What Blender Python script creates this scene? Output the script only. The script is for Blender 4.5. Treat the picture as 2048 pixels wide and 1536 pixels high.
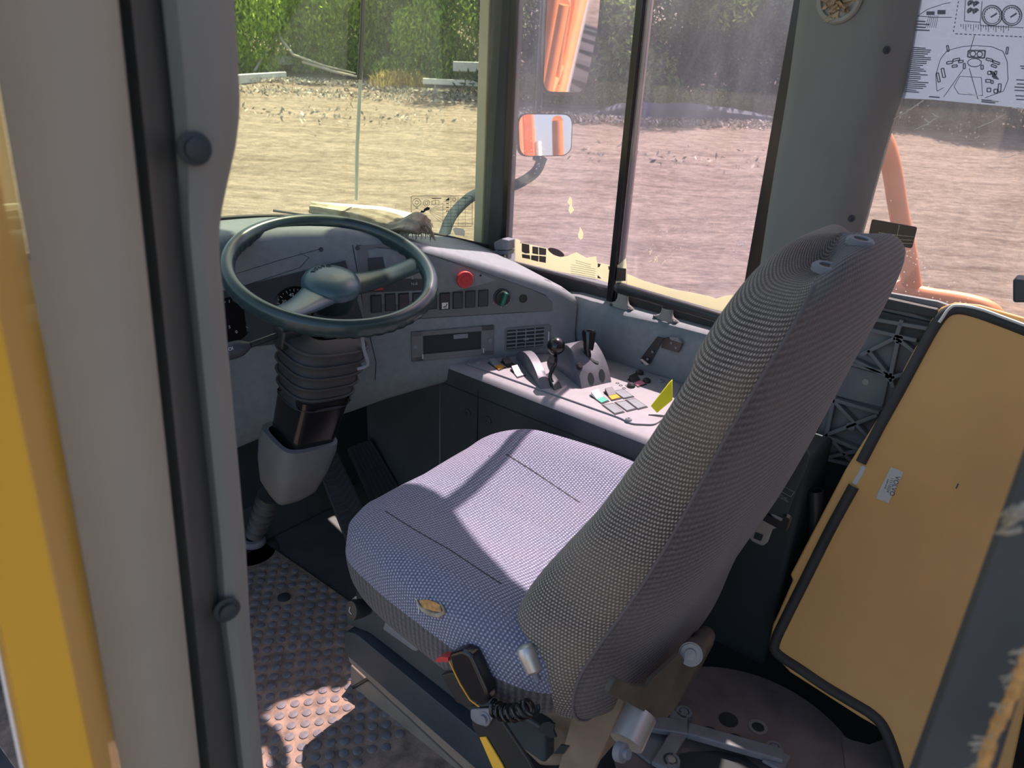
import bpy, bmesh, math, random
import numpy as np
from mathutils import Vector, Matrix
from mathutils.bvhtree import BVHTree
random.seed(7); RNG = np.random.default_rng(7)
S = bpy.context.scene; COL = S.collection
for o in list(bpy.data.objects): bpy.data.objects.remove(o)

# ------------------------------------------------------------------ camera
FPX = 1538.0
def _cam_axes(pitch, roll, az):
    p, r, a = map(math.radians, (pitch, roll, az))
    F = Vector((math.sin(a)*math.cos(p), math.cos(a)*math.cos(p), -math.sin(p)))
    R = Vector((math.cos(a), -math.sin(a), 0)); U = R.cross(F)
    return F, R*math.cos(r)+U*math.sin(r), U*math.cos(r)-R*math.sin(r)
CF, CR, CU = _cam_axes(24, 2.9, 51.7)
CC = Vector((0, 0, 1.32))
cd = bpy.data.cameras.new('camera'); cam = bpy.data.objects.new('camera', cd); COL.objects.link(cam)
cd.sensor_width = 36; cd.lens = FPX/2048*36; cd.clip_start = 0.02; cd.clip_end = 400
cd.dof.use_dof = True; cd.dof.focus_distance = 1.5; cd.dof.aperture_fstop = 11.0
cam.matrix_world = Matrix(((CR.x, CU.x, -CF.x, CC.x), (CR.y, CU.y, -CF.y, CC.y), (CR.z, CU.z, -CF.z, CC.z), (0, 0, 0, 1)))
S.camera = cam

# ------------------------------------------------------------------ sky, sun, exposure
SUNDIR = Vector((-1, -0.20, -1.65)).normalized()          # the way sunlight travels
w = bpy.data.worlds.new('sky'); S.world = w; w.use_nodes = True
wn = w.node_tree.nodes; wl = w.node_tree.links
sky = wn.new('ShaderNodeTexSky'); sky.sky_type = 'NISHITA'; sky.sun_disc = False
sky.sun_elevation = math.asin(-SUNDIR.z); sky.sun_rotation = math.atan2(-SUNDIR.x, -SUNDIR.y)
sky.air_density = 1.0; sky.dust_density = 2.5; sky.ozone_density = 1.0
wl.new(sky.outputs[0], wn['Background'].inputs[0]); wn['Background'].inputs[1].default_value = 0.27
sd = bpy.data.lights.new('sun', 'SUN'); sun = bpy.data.objects.new('sun', sd); COL.objects.link(sun)
sd.energy = 12.5; sd.angle = math.radians(0.6); sd.color = (1.0, 0.95, 0.86)
sun.rotation_euler = SUNDIR.to_track_quat('-Z', 'Y').to_euler(); sun.location = (6, 2, 10)
vs = S.view_settings; vs.view_transform = 'Standard'; vs.look = 'None'; vs.gamma = 1; vs.exposure = 0.2; vs.use_curve_mapping = False

# ------------------------------------------------------------------ measuring helpers (pixel of the photo -> point on a real plane)
def V(*a): return Vector(a)
def ray(x, y): return CF + CR*((x-1024)/FPX) - CU*((y-768)/FPX)
def pl(x, y, pt, n):
    d = ray(x, y); n = Vector(n); return CC + d*((Vector(pt)-CC).dot(n)/d.dot(n))
def oz(x, y, z): return pl(x, y, (0, 0, z), (0, 0, 1))
def ox(x, y, X): return pl(x, y, (X, 0, 0), (1, 0, 0))
def oy(x, y, Y): return pl(x, y, (0, Y, 0), (0, 1, 0))
def od(x, y, d): return CC + ray(x, y)*d

# ------------------------------------------------------------------ materials
MATS = {}
def mat(name, col, rough=0.6, metal=0.0, spec=0.5, noise=0.0, nscale=20, dust=0.0, dustcol=(0.42, 0.36, 0.30), dscale=6, bump=0.0, bscale=200, coat=0.0):
    if name in MATS: return MATS[name]
    m = bpy.data.materials.new(name); m.use_nodes = True; nt = m.node_tree; N = nt.nodes; L = nt.links
    b = N['Principled BSDF']; b.inputs['Roughness'].default_value = rough; b.inputs['Metallic'].default_value = metal
    b.inputs['Specular IOR Level'].default_value = spec; b.inputs['Coat Weight'].default_value = coat
    c = N.new('ShaderNodeRGB'); c.outputs[0].default_value = (*col, 1); out = c.outputs[0]
    tc = N.new('ShaderNodeTexCoord')
    if noise:
        n = N.new('ShaderNodeTexNoise'); n.inputs['Scale'].default_value = nscale; n.inputs['Detail'].default_value = 5
        L.new(tc.outputs['Object'], n.inputs[0])
        mr = N.new('ShaderNodeMapRange'); mr.inputs[1].default_value = 0.3; mr.inputs[2].default_value = 0.7
        mr.inputs[3].default_value = 1-noise; mr.inputs[4].default_value = 1+noise; L.new(n.outputs[0], mr.inputs[0])
        mx = N.new('ShaderNodeVectorMath'); mx.operation = 'SCALE'; L.new(out, mx.inputs[0]); L.new(mr.outputs[0], mx.inputs['Scale']); out = mx.outputs[0]
    if dust:
        n = N.new('ShaderNodeTexNoise'); n.inputs['Scale'].default_value = dscale; n.inputs['Detail'].default_value = 8; n.inputs['Roughness'].default_value = 0.65
        L.new(tc.outputs['Object'], n.inputs[0])
        mr = N.new('ShaderNodeMapRange'); mr.inputs[1].default_value = 0.35; mr.inputs[2].default_value = 0.68
        mr.inputs[3].default_value = dust*0.25; mr.inputs[4].default_value = dust; L.new(n.outputs[0], mr.inputs[0])
        mx = N.new('ShaderNodeMix'); mx.data_type = 'RGBA'; L.new(mr.outputs[0], mx.inputs[0]); L.new(out, mx.inputs[6])
        mx.inputs[7].default_value = (*dustcol, 1); out = mx.outputs[2]
        m2 = N.new('ShaderNodeMapRange'); m2.inputs[3].default_value = rough; m2.inputs[4].default_value = min(1, rough+0.35)
        L.new(mr.outputs[0], m2.inputs[0]); L.new(m2.outputs[0], b.inputs['Roughness'])
    L.new(out, b.inputs['Base Color'])
    if bump:
        n = N.new('ShaderNodeTexNoise'); n.inputs['Scale'].default_value = bscale; n.inputs['Detail'].default_value = 3
        L.new(tc.outputs['Object'], n.inputs[0]); bp = N.new('ShaderNodeBump'); bp.inputs['Strength'].default_value = bump; bp.inputs['Distance'].default_value = 0.001
        L.new(n.outputs[0], bp.inputs['Height']); L.new(bp.outputs[0], b.inputs['Normal'])
    MATS[name] = m; return m

def mat_glass(name, tint, dust=0.06, dustcol=(0.8, 0.8, 0.85), streak=0.25, spec=0.05):
    m = bpy.data.materials.new(name); m.use_nodes = True; nt = m.node_tree; N = nt.nodes; L = nt.links
    for n in list(N): N.remove(n)
    out = N.new('ShaderNodeOutputMaterial'); tr = N.new('ShaderNodeBsdfTransparent'); tr.inputs[0].default_value = (*tint, 1)
    gl = N.new('ShaderNodeBsdfGlossy'); gl.inputs['Roughness'].default_value = 0.03
    df = N.new('ShaderNodeBsdfDiffuse'); df.inputs[0].default_value = (*dustcol, 1)
    tl = N.new('ShaderNodeBsdfTranslucent'); tl.inputs[0].default_value = (*dustcol, 1)
    lw = N.new('ShaderNodeLayerWeight'); lw.inputs[0].default_value = 0.12
    mr0 = N.new('ShaderNodeMapRange'); mr0.inputs[3].default_value = spec; mr0.inputs[4].default_value = 0.6; L.new(lw.outputs['Fresnel'], mr0.inputs[0])
    m1 = N.new('ShaderNodeMixShader'); L.new(mr0.outputs[0], m1.inputs[0]); L.new(tr.outputs[0], m1.inputs[1]); L.new(gl.outputs[0], m1.inputs[2])
    m2 = N.new('ShaderNodeMixShader'); m2.inputs[0].default_value = 0.65; L.new(df.outputs[0], m2.inputs[1]); L.new(tl.outputs[0], m2.inputs[2])
    tc = N.new('ShaderNodeTexCoord')
    n1 = N.new('ShaderNodeTexNoise'); n1.inputs['Scale'].default_value = 7; n1.inputs['Detail'].default_value = 9; n1.inputs['Roughness'].default_value = 0.7
    mp = N.new('ShaderNodeMapping'); mp.inputs['Scale'].default_value = (1, 1, 0.35); L.new(tc.outputs['Object'], mp.inputs[0]); L.new(mp.outputs[0], n1.inputs[0])
    mra = N.new('ShaderNodeMapRange'); mra.inputs[1].default_value = 0.42; mra.inputs[2].default_value = 0.72; mra.inputs[3].default_value = dust; mra.inputs[4].default_value = dust*(1+4*streak)
    L.new(n1.outputs[0], mra.inputs[0])
    v1 = N.new('ShaderNodeTexVoronoi'); v1.inputs['Scale'].default_value = 90; L.new(tc.outputs['Object'], v1.inputs[0])
    n2 = N.new('ShaderNodeTexNoise'); n2.inputs['Scale'].default_value = 5; L.new(tc.outputs['Object'], n2.inputs[0])
    mrb = N.new('ShaderNodeMapRange'); mrb.inputs[1].default_value = 0.16; mrb.inputs[2].default_value = 0.08; mrb.inputs[3].default_value = 0; mrb.inputs[4].default_value = streak; L.new(v1.outputs['Distance'], mrb.inputs[0])
    mrc = N.new('ShaderNodeMapRange'); mrc.inputs[1].default_value = 0.5; mrc.inputs[2].default_value = 0.62; L.new(n2.outputs[0], mrc.inputs[0])
    mu = N.new('ShaderNodeMath'); mu.operation = 'MULTIPLY'; L.new(mrb.outputs[0], mu.inputs[0]); L.new(mrc.outputs[0], mu.inputs[1])
    ad = N.new('ShaderNodeMath'); ad.operation = 'ADD'; ad.use_clamp = True; L.new(mu.outputs[0], ad.inputs[0]); L.new(mra.outputs[0], ad.inputs[1])
    m3 = N.new('ShaderNodeMixShader'); L.new(ad.outputs[0], m3.inputs[0]); L.new(m1.outputs[0], m3.inputs[1]); L.new(m2.outputs[0], m3.inputs[2])
    L.new(m3.outputs[0], out.inputs[0]); MATS[name] = m; return m

def mat_sheet(name, col, alpha):
    m = bpy.data.materials.new(name); m.use_nodes = True; N = m.node_tree.nodes; L = m.node_tree.links
    for n in list(N): N.remove(n)
    out = N.new('ShaderNodeOutputMaterial'); tr = N.new('ShaderNodeBsdfTransparent')
    df = N.new('ShaderNodeBsdfDiffuse'); df.inputs[0].default_value = (*col, 1); tl = N.new('ShaderNodeBsdfTranslucent'); tl.inputs[0].default_value = (*col, 1)
    a = N.new('ShaderNodeMixShader'); L.new(df.outputs[0], a.inputs[1]); L.new(tl.outputs[0], a.inputs[2])
    b = N.new('ShaderNodeMixShader'); b.inputs[0].default_value = alpha; L.new(tr.outputs[0], b.inputs[1]); L.new(a.outputs[0], b.inputs[2]); L.new(b.outputs[0], out.inputs[0])
    MATS[name] = m; return m

def mat_weave(name, base, dot, dirt=(0.30, 0.25, 0.20), dirtamt=0.3, sc=(190, 160), rib=False, speckle=None):
    m = bpy.data.materials.new(name); m.use_nodes = True; nt = m.node_tree; N = nt.nodes; L = nt.links
    b = N['Principled BSDF']; b.inputs['Roughness'].default_value = 0.95; b.inputs['Specular IOR Level'].default_value = 0.15
    b.inputs['Sheen Weight'].default_value = 0.15; b.inputs['Sheen Roughness'].default_value = 0.5
    uv = N.new('ShaderNodeTexCoord'); sp = N.new('ShaderNodeSeparateXYZ'); L.new(uv.outputs['UV'], sp.inputs[0])
    def math_(op, a, bb=None):
        n = N.new('ShaderNodeMath'); n.operation = op
        for i, v in enumerate((a, bb)):
            if v is None: continue
            if isinstance(v, (int, float)): n.inputs[i].default_value = v
            else: L.new(v, n.inputs[i])
        return n.outputs[0]
    U = math_('MULTIPLY', sp.outputs[0], sc[0]); W = math_('MULTIPLY', sp.outputs[1], sc[1])
    if rib:
        s1 = math_('ADD', math_('MULTIPLY', math_('SINE', math_('MULTIPLY', U, 3.14159)), 0.5), 0.5)
        s2 = math_('ADD', math_('MULTIPLY', math_('SINE', math_('MULTIPLY', W, 6.28)), 0.5), 0.5)
        h = math_('ADD', math_('MULTIPLY', s1, 0.8), math_('MULTIPLY', s2, 0.2))
    else:
        row = math_('FLOOR', W); off = math_('MULTIPLY', math_('MODULO', math_('ABSOLUTE', row), 2.0), 0.5)
        fu = math_('SUBTRACT', math_('FRACT', math_('ADD', U, off)), 0.5); fv = math_('SUBTRACT', math_('FRACT', W), 0.5)
        d = math_('SQRT', math_('ADD', math_('MULTIPLY', fu, fu), math_('MULTIPLY', math_('MULTIPLY', fv, fv), 1.3)))
        mr = N.new('ShaderNodeMapRange'); mr.interpolation_type = 'SMOOTHSTEP'; mr.inputs[1].default_value = 0.48; mr.inputs[2].default_value = 0.18; L.new(d, mr.inputs[0]); h = mr.outputs[0]
    mx = N.new('ShaderNodeMix'); mx.data_type = 'RGBA'; L.new(h, mx.inputs[0]); mx.inputs[6].default_value = (*base, 1); mx.inputs[7].default_value = (*dot, 1)
    # per-tuft speckle
    wn_ = N.new('ShaderNodeTexNoise'); wn_.inputs['Scale'].default_value = 260; wn_.inputs['Detail'].default_value = 1; L.new(uv.outputs['UV'], wn_.inputs[0])
    mr2 = N.new('ShaderNodeMapRange'); mr2.inputs[1].default_value = 0.3; mr2.inputs[2].default_value = 0.7; mr2.inputs[3].default_value = 0.7; mr2.inputs[4].default_value = 1.3; L.new(wn_.outputs[0], mr2.inputs[0])
    sc_ = N.new('ShaderNodeVectorMath'); sc_.operation = 'SCALE'; L.new(mx.outputs[2], sc_.inputs[0]); L.new(mr2.outputs[0], sc_.inputs['Scale'])
    n3 = N.new('ShaderNodeTexNoise'); n3.inputs['Scale'].default_value = 7; n3.inputs['Detail'].default_value = 6; L.new(uv.outputs['UV'], n3.inputs[0])
    mr3 = N.new('ShaderNodeMapRange'); mr3.inputs[1].default_value = 0.4; mr3.inputs[2].default_value = 0.7; mr3.inputs[3].default_value = 0.05; mr3.inputs[4].default_value = dirtamt; L.new(n3.outputs[0], mr3.inputs[0])
    m4 = N.new('ShaderNodeMix'); m4.data_type = 'RGBA'; L.new(mr3.outputs[0], m4.inputs[0]); L.new(sc_.outputs[0], m4.inputs[6]); m4.inputs[7].default_value = (*dirt, 1)
    L.new(m4.outputs[2], b.inputs['Base Color'])
    bp = N.new('ShaderNodeBump'); bp.inputs['Strength'].default_value = 0.6; bp.inputs['Distance'].default_value = 0.002; L.new(h, bp.inputs['Height']); L.new(bp.outputs[0], b.inputs['Normal'])
    MATS[name] = m; return m

M_dash = mat('dash plastic', (0.185, 0.225, 0.245), 0.62, noise=0.12, nscale=60, dust=0.35, dustcol=(0.33, 0.32, 0.31), bump=0.3, bscale=900)
M_dashp = mat('dash panel plastic', (0.12, 0.138, 0.15), 0.55, noise=0.1, dust=0.3, dustcol=(0.3, 0.27, 0.26))
M_darkpl = mat('dark plastic', (0.028, 0.038, 0.046), 0.5, dust=0.25, dustcol=(0.13, 0.145, 0.15))
M_black = mat('black plastic', (0.017, 0.02, 0.022), 0.35, dust=0.12, dustcol=(0.14, 0.13, 0.12))
M_gloss = mat('glossy black', (0.01, 0.01, 0.012), 0.2, spec=0.6)
M_rubber = mat('black rubber', (0.018, 0.02, 0.023), 0.6, dust=0.3, dustcol=(0.15, 0.14, 0.13))
M_void = mat('flat near-black', (0.026, 0.034, 0.038), 0.8)  # near-black stand-in for the dark inside holes and slots, lifted for lens veil
M_wheel = mat('wheel rim plastic', (0.022, 0.046, 0.048), 0.28, spec=0.6, noise=0.15, nscale=14)
M_hub = mat('wheel hub plastic', (0.045, 0.10, 0.115), 0.28, spec=0.6, dust=0.2, dustcol=(0.2, 0.24, 0.26))
M_post = mat('grey post paint', (0.41, 0.385, 0.315), 0.55, noise=0.1, nscale=8, dust=0.5, dustcol=(0.48, 0.44, 0.33), dscale=4)
M_trim = mat('grey moulded trim', (0.27, 0.28, 0.25), 0.6, noise=0.08, nscale=10, dust=0.3, dustcol=(0.27, 0.25, 0.21))
M_trimb = mat('grey pillar trim', (0.17, 0.18, 0.17), 0.6, noise=0.06, nscale=8, dust=0.2, dustcol=(0.26, 0.25, 0.22))
M_yel = mat('yellow paint', (0.95, 0.53, 0.06), 0.35, coat=0.3, noise=0.04, nscale=5)
M_ochre = mat('ochre hatch paint', (0.78, 0.43, 0.13), 0.5, noise=0.08, nscale=4, dust=0.3, dustcol=(0.60, 0.38, 0.17), dscale=5)
M_orange = mat('orange paint', (0.66, 0.19, 0.03), 0.5, noise=0.08, dust=0.15)
M_floor = mat('dusty rubber mat', (0.075, 0.06, 0.052), 0.85, noise=0.2, nscale=30, dust=0.95, dustcol=(0.50, 0.34, 0.24), dscale=25, bump=0.8, bscale=500)
M_floorS = mat('dusty floor sheet', (0.055, 0.052, 0.055), 0.8, noise=0.2, nscale=14, dust=0.5, dustcol=(0.16, 0.13, 0.12), dscale=9)
M_stud = mat('worn rubber stud', (0.15, 0.145, 0.155), 0.75, spec=0.2, noise=0.2, nscale=60, dust=0.6, dustcol=(0.34, 0.29, 0.27), dscale=40)
M_steel = mat('bare steel', (0.32, 0.31, 0.28), 0.5, 0.4, noise=0.1)
M_zinc = mat('zinc casting', (0.20, 0.225, 0.26), 0.6, 0.2, noise=0.2, nscale=30, dust=0.5, dustcol=(0.26, 0.25, 0.25), dscale=14)
M_tan = mat('tan dusty steel', (0.20, 0.165, 0.125), 0.7, 0.1, noise=0.2, nscale=12, dust=0.8, dustcol=(0.34, 0.25, 0.18), dscale=14)
M_olive = mat('olive steel', (0.075, 0.068, 0.050), 0.6, 0.2, noise=0.2, dust=0.5, dustcol=(0.15, 0.13, 0.10), dscale=20)
M_plate = mat('worn steel plate', (0.16, 0.14, 0.14), 0.7, 0.2, noise=0.25, nscale=14, dust=0.7, dustcol=(0.30, 0.24, 0.22), dscale=16)
M_roll = mat('worn roller steel', (0.13, 0.12, 0.11), 0.45, 0.4, noise=0.2)
M_alu = mat('brushed aluminium', (0.55, 0.54, 0.50), 0.4, 0.7, noise=0.1)
M_cons = mat('console top plastic', (0.27, 0.28, 0.305), 0.6, noise=0.1, nscale=40, dust=0.5, dustcol=(0.40, 0.355, 0.345), dscale=12)
M_white = mat('white plastic', (0.75, 0.75, 0.72), 0.5)
M_print = mat('white print', (0.55, 0.56, 0.58), 0.6)
M_ink = mat('black ink', (0.02, 0.02, 0.025), 0.7)
M_red = mat('red plastic', (0.55, 0.05, 0.05), 0.4)
M_green = mat('green plastic', (0.02, 0.17, 0.11), 0.35)
M_grnlens = mat('green lens', (0.10, 0.45, 0.32), 0.35)
M_amber = mat('amber lens', (0.75, 0.36, 0.03), 0.35)
M_pink = mat('pink lens', (0.75, 0.25, 0.35), 0.4)
M_yellow = mat('bright yellow vinyl', (0.95, 0.90, 0.03), 0.5)
M_towel = mat('dirty shaded cloth', (0.55, 0.48, 0.36), 0.95, noise=0.25, nscale=40, dust=0.9, dustcol=(0.22, 0.17, 0.11), dscale=22)  # brown blotches carry both grime and the shading of the rag's folds
M_foam = mat('torn foam', (0.50, 0.27, 0.09), 0.95, noise=0.3, nscale=150, bump=1, bscale=400)
M_paper = mat('grey paper label', (0.62, 0.60, 0.55), 0.7)
M_stick = mat_sheet('cream sticker', (1.0, 0.98, 0.72), 0.88)
M_sheet = mat_sheet('pale blue printed film', (0.40, 0.49, 0.60), 0.5)
M_clear = mat_sheet('clear decal film', (0.9, 0.88, 0.7), 0.18)
M_tree = mat('pale bark', (0.42, 0.38, 0.32), 0.9)
M_grey = mat('weathered grey board', (0.62, 0.64, 0.66), 0.8, noise=0.1)
M_rust = mat('rusty steel', (0.20, 0.085, 0.05), 0.9, noise=0.2)
M_glassF = mat_glass('windscreen glass', (0.94, 0.98, 0.70), dust=0.05, dustcol=(0.85, 0.9, 0.75), streak=0.15)
M_glassS = mat_glass('dusty side glass', (0.88, 0.80, 0.85), dust=0.035, dustcol=(0.74, 0.76, 0.88), streak=0.3)
M_glassR = mat_glass('dusty rear side glass', (0.88, 0.82, 0.83), dust=0.025, dustcol=(0.78, 0.77, 0.84), streak=0.3)
M_mirror = mat('mirror glass', (0.9, 0.9, 0.88), 0.02, 1.0)
M_cush = mat_weave('cushion weave', (0.115, 0.13, 0.19), (0.42, 0.43, 0.53), dirt=(0.30, 0.25, 0.27), dirtamt=0.25)
M_cushs = mat_weave('cushion side rib', (0.05, 0.048, 0.055), (0.14, 0.13, 0.14), sc=(190, 90), rib=True, dirt=(0.14, 0.12, 0.10), dirtamt=0.5)
M_back = mat_weave('backrest weave', (0.068, 0.06, 0.055), (0.43, 0.385, 0.33), dirt=(0.32, 0.26, 0.19), dirtamt=0.45)
M_backs = mat_weave('backrest side rib', (0.075, 0.072, 0.075), (0.17, 0.16, 0.165), sc=(190, 110), rib=True, dirt=(0.20, 0.17, 0.15), dirtamt=0.5)

# ------------------------------------------------------------------ object helpers
def thing(name, label, cat, loc=(0, 0, 0), group=None):
    o = bpy.data.objects.new(name, None); COL.objects.link(o); o.location = loc; o.empty_display_size = 0.05
    o['label'] = label; o['category'] = cat
    if group: o['group'] = group
    return o
def tag(o, label, cat, group=None):
    o['label'] = label; o['category'] = cat
    if group: o['group'] = group
    return o
def struct(o): o['kind'] = 'structure'; return o
def link(name, me, mats, parent=None, smooth=True, auto=35):
    o = bpy.data.objects.new(name, me); COL.objects.link(o)
    for m in (mats if isinstance(mats, (list, tuple)) else [mats]): me.materials.append(m)
    if parent is not None:
        o.parent = parent; 
        if parent.type == 'EMPTY': o.matrix_parent_inverse = Matrix.Translation(-Vector(parent.location))
    if smooth and len(me.polygons):
        me.polygons.foreach_set('use_smooth', [True]*len(me.polygons))
        try: me.set_sharp_from_angle(angle=math.radians(auto))
        except Exception: pass
    return o
def mesh(name, vs, fs, m, parent=None, smooth=True, auto=35, normals=True, mi=None, uvs=None):
    me = bpy.data.meshes.new(name); me.from_pydata([tuple(v) for v in vs], [], fs)
    if mi: me.polygons.foreach_set('material_index', mi)
    if uvs is not None:
        ul = me.uv_layers.new(name='UV')
        for lp in me.loops: ul.data[lp.index].uv = uvs[lp.vertex_index]
    if normals:
        bm = bmesh.new(); bm.from_mesh(me); bmesh.ops.recalc_face_normals(bm, faces=bm.faces); bm.to_mesh(me); bm.free()
    me.update(); return link(name, me, m, parent, smooth, auto)
def bevel(o, wd, seg=3, ang=30):
    b = o.modifiers.new('bevel', 'BEVEL'); b.width = wd; b.segments = seg; b.limit_method = 'ANGLE'; b.angle_limit = math.radians(ang); b.harden_normals = False
    return o
class MB:
    def __init__(s): s.v = []; s.f = []; s.mi = []
    def add(s, vs, fs, mi=0):
        k = len(s.v); s.v += [Vector(v) for v in vs]; s.f += [tuple(i+k for i in f) for f in fs]; s.mi += [mi]*len(fs)
    def prism(s, pts, off, mi=0):
        n = len(pts); off = Vector(off); pts = [Vector(p) for p in pts]
        s.add(pts+[p+off for p in pts], [tuple(range(n))[::-1], tuple(range(n, 2*n))]+[(i, (i+1) % n, (i+1) % n+n, i+n) for i in range(n)], mi)
    def box(s, c, half, ax=None, mi=0):
        c = Vector(c); X, Y, Z = ax if ax else (V(1, 0, 0), V(0, 1, 0), V(0, 0, 1)); X, Y, Z = X*half[0], Y*half[1], Z*half[2]
        s.prism([c-X-Y-Z, c+X-Y-Z, c+X+Y-Z, c-X+Y-Z], Z*2, mi)
    def tube(s, pts, r, n=12, mi=0, cap=True):
        pts = [Vector(p) for p in pts]; rr = r if isinstance(r, (list, tuple)) else [r]*len(pts)
        vs = []; up = None
        for i, p in enumerate(pts):
            t = (pts[min(i+1, len(pts)-1)]-pts[max(i-1, 0)]).normalized()
            if up is None: up = t.orthogonal().normalized()
            up = (up-t*up.dot(t)).normalized(); b = t.cross(up)
            vs += [p+(up*math.cos(a)+b*math.sin(a))*rr[i] for a in [2*math.pi*k/n for k in range(n)]]
        fs = [(i*n+k, i*n+(k+1) % n, (i+1)*n+(k+1) % n, (i+1)*n+k) for i in range(len(pts)-1) for k in range(n)]
        if cap: fs += [tuple(range(n))[::-1], tuple(range((len(pts)-1)*n, len(pts)*n))]
        s.add(vs, fs, mi)
    def lathe(s, prof, o, ax, n=32, mi=0, x0=None):
        ax = Vector(ax).normalized(); X = Vector(x0).normalized() if x0 else ax.orthogonal().normalized(); Y = ax.cross(X); o = Vector(o)
        vs = [o+ax*h+(X*math.cos(2*math.pi*k/n)+Y*math.sin(2*math.pi*k/n))*r for r, h in prof for k in range(n)]
        fs = [(i*n+k, i*n+(k+1) % n, (i+1)*n+(k+1) % n, (i+1)*n+k) for i in range(len(prof)-1) for k in range(n)]
        if prof[0][0] > 1e-5: fs.append(tuple(range(n))[::-1])
        if prof[-1][0] > 1e-5: fs.append(tuple(range((len(prof)-1)*n, len(prof)*n)))
        s.add(vs, fs, mi)
    def build(s, name, m, parent=None, bev=0, smooth=True, auto=35):
        o = mesh(name, s.v, s.f, m, parent, smooth, auto, mi=s.mi)
        if bev: bevel(o, bev)
        return o
def smoothpts(pts, n=6, closed=False):
    P = [Vector(p) for p in pts]; out = []; N = len(P)
    for i in range(N if closed else N-1):
        p1, p2 = P[i], P[(i+1) % N]
        p0 = P[i-1] if (i > 0 or closed) else p1*2-p2
        p3 = P[(i+2) % N] if (i+2 < N or closed) else p2*2-p1
        for k in range(n):
            t = k/n; out.append(0.5*((2*p1)+(p2-p0)*t+(2*p0-5*p1+4*p2-p3)*t*t+(3*p1-p0-3*p2+p3)*t**3))
    if not closed: out.append(P[-1])
    return out
def prism(name, pts, off, m, parent=None, bev=0, smooth=True):
    b = MB(); b.prism(pts, off); return b.build(name, m, parent, bev, smooth)
def box(name, c, half, m, parent=None, bev=0, ax=None):
    b = MB(); b.box(c, half, ax); return b.build(name, m, parent, bev)
def tube(name, pts, r, m, parent=None, n=12, sm=0):
    if sm and isinstance(r, (list, tuple)): k_ = (len(pts)-1)*sm+1; r = [float(v) for v in np.interp(np.linspace(0, len(r)-1, k_), range(len(r)), r)]
    b = MB(); b.tube(smoothpts(pts, sm) if sm else pts, r, n); return b.build(name, m, parent)
def lathe(name, prof, o, ax, m, parent=None, n=32):
    b = MB(); b.lathe(prof, o, ax, n); return b.build(name, m, parent)
def grid(name, rows, m, parent=None, closed=False, uv=None, solid=0, auto=60, mi=None):
    nr, nc = len(rows), len(rows[0]); vs = [v for r in rows for v in r]
    fs = [(i*nc+k, i*nc+(k+1) % nc, (i+1)*nc+(k+1) % nc, (i+1)*nc+k) for i in range(nr-1) for k in range(nc if closed else nc-1)]
    o = mesh(name, vs, fs, m, parent, True, auto, uvs=uv, mi=mi)
    if solid:
        s = o.modifiers.new('solid', 'SOLIDIFY'); s.thickness = solid; s.offset = 0
    return o
def roundpoly(pts, r, n=5):
    out = []; N = len(pts); pts = [Vector(p) for p in pts]
    for i in range(N):
        p = pts[i]; a = pts[i-1]-p; b = pts[(i+1) % N]-p; k = min(r, a.length*0.45, b.length*0.45); A = p+a.normalized()*k; B = p+b.normalized()*k
        for j in range(n+1):
            t = j/n; out.append(A*(1-t)**2+p*2*t*(1-t)+B*t*t)
    return out
def text(s, loc, xdir, nrm, size, m, parent, name='lettering', ext=0.0004, align='CENTER'):
    cu = bpy.data.curves.new(name, 'FONT'); cu.body = s; cu.size = size; cu.extrude = ext; cu.align_x = align; cu.align_y = 'CENTER'
    t = bpy.data.objects.new('tmp', cu); COL.objects.link(t); dg = bpy.context.evaluated_depsgraph_get()
    me = bpy.data.meshes.new_from_object(t.evaluated_get(dg)); bpy.data.objects.remove(t)
    Z = Vector(nrm).normalized(); X = Vector(xdir); X = (X-Z*X.dot(Z)).normalized(); Y = Z.cross(X); l = Vector(loc)
    me.transform(Matrix(((X.x, Y.x, Z.x, l.x), (X.y, Y.y, Z.y, l.y), (X.z, Y.z, Z.z, l.z), (0, 0, 0, 1))))
    me.materials.clear(); return link(name, me, m, parent, False)
def ribbon(mb, pts, nrm, wd, th=0.0004, mi=0):
    nrm = Vector(nrm).normalized(); pts = [Vector(p) for p in pts]
    for a, b in zip(pts[:-1], pts[1:]):
        d = (b-a)
        if d.length < 1e-6: continue
        s = nrm.cross(d.normalized())*wd/2; mb.prism([a-s, b-s, b+s, a+s], nrm*th, mi)
class Surf:
    def __init__(s, *objs):
        vs = []; fs = []
        for o in objs:
            k = len(vs); vs += [v.co.copy() for v in o.data.vertices]; fs += [tuple(i+k for i in p.vertices) for p in o.data.polygons]
        s.t = BVHTree.FromPolygons(vs, fs)
    def hit(s, x, y):
        d = ray(x, y).normalized(); l, n, i, dist = s.t.ray_cast(CC, d)
        if l is None: l = od(x, y, 1.8); n = -d
        if n.dot(d) > 0: n = -n
        return l, n
    def patch(s, name, px, th, m, parent, lift=0.0, bev=0):
        hs = [s.hit(*p) for p in px]; n = sum((h[1] for h in hs), Vector()).normalized()
        b = MB(); b.prism([h[0]+n*lift for h in hs], n*th); return b.build(name, m, parent, bev, True)

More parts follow.
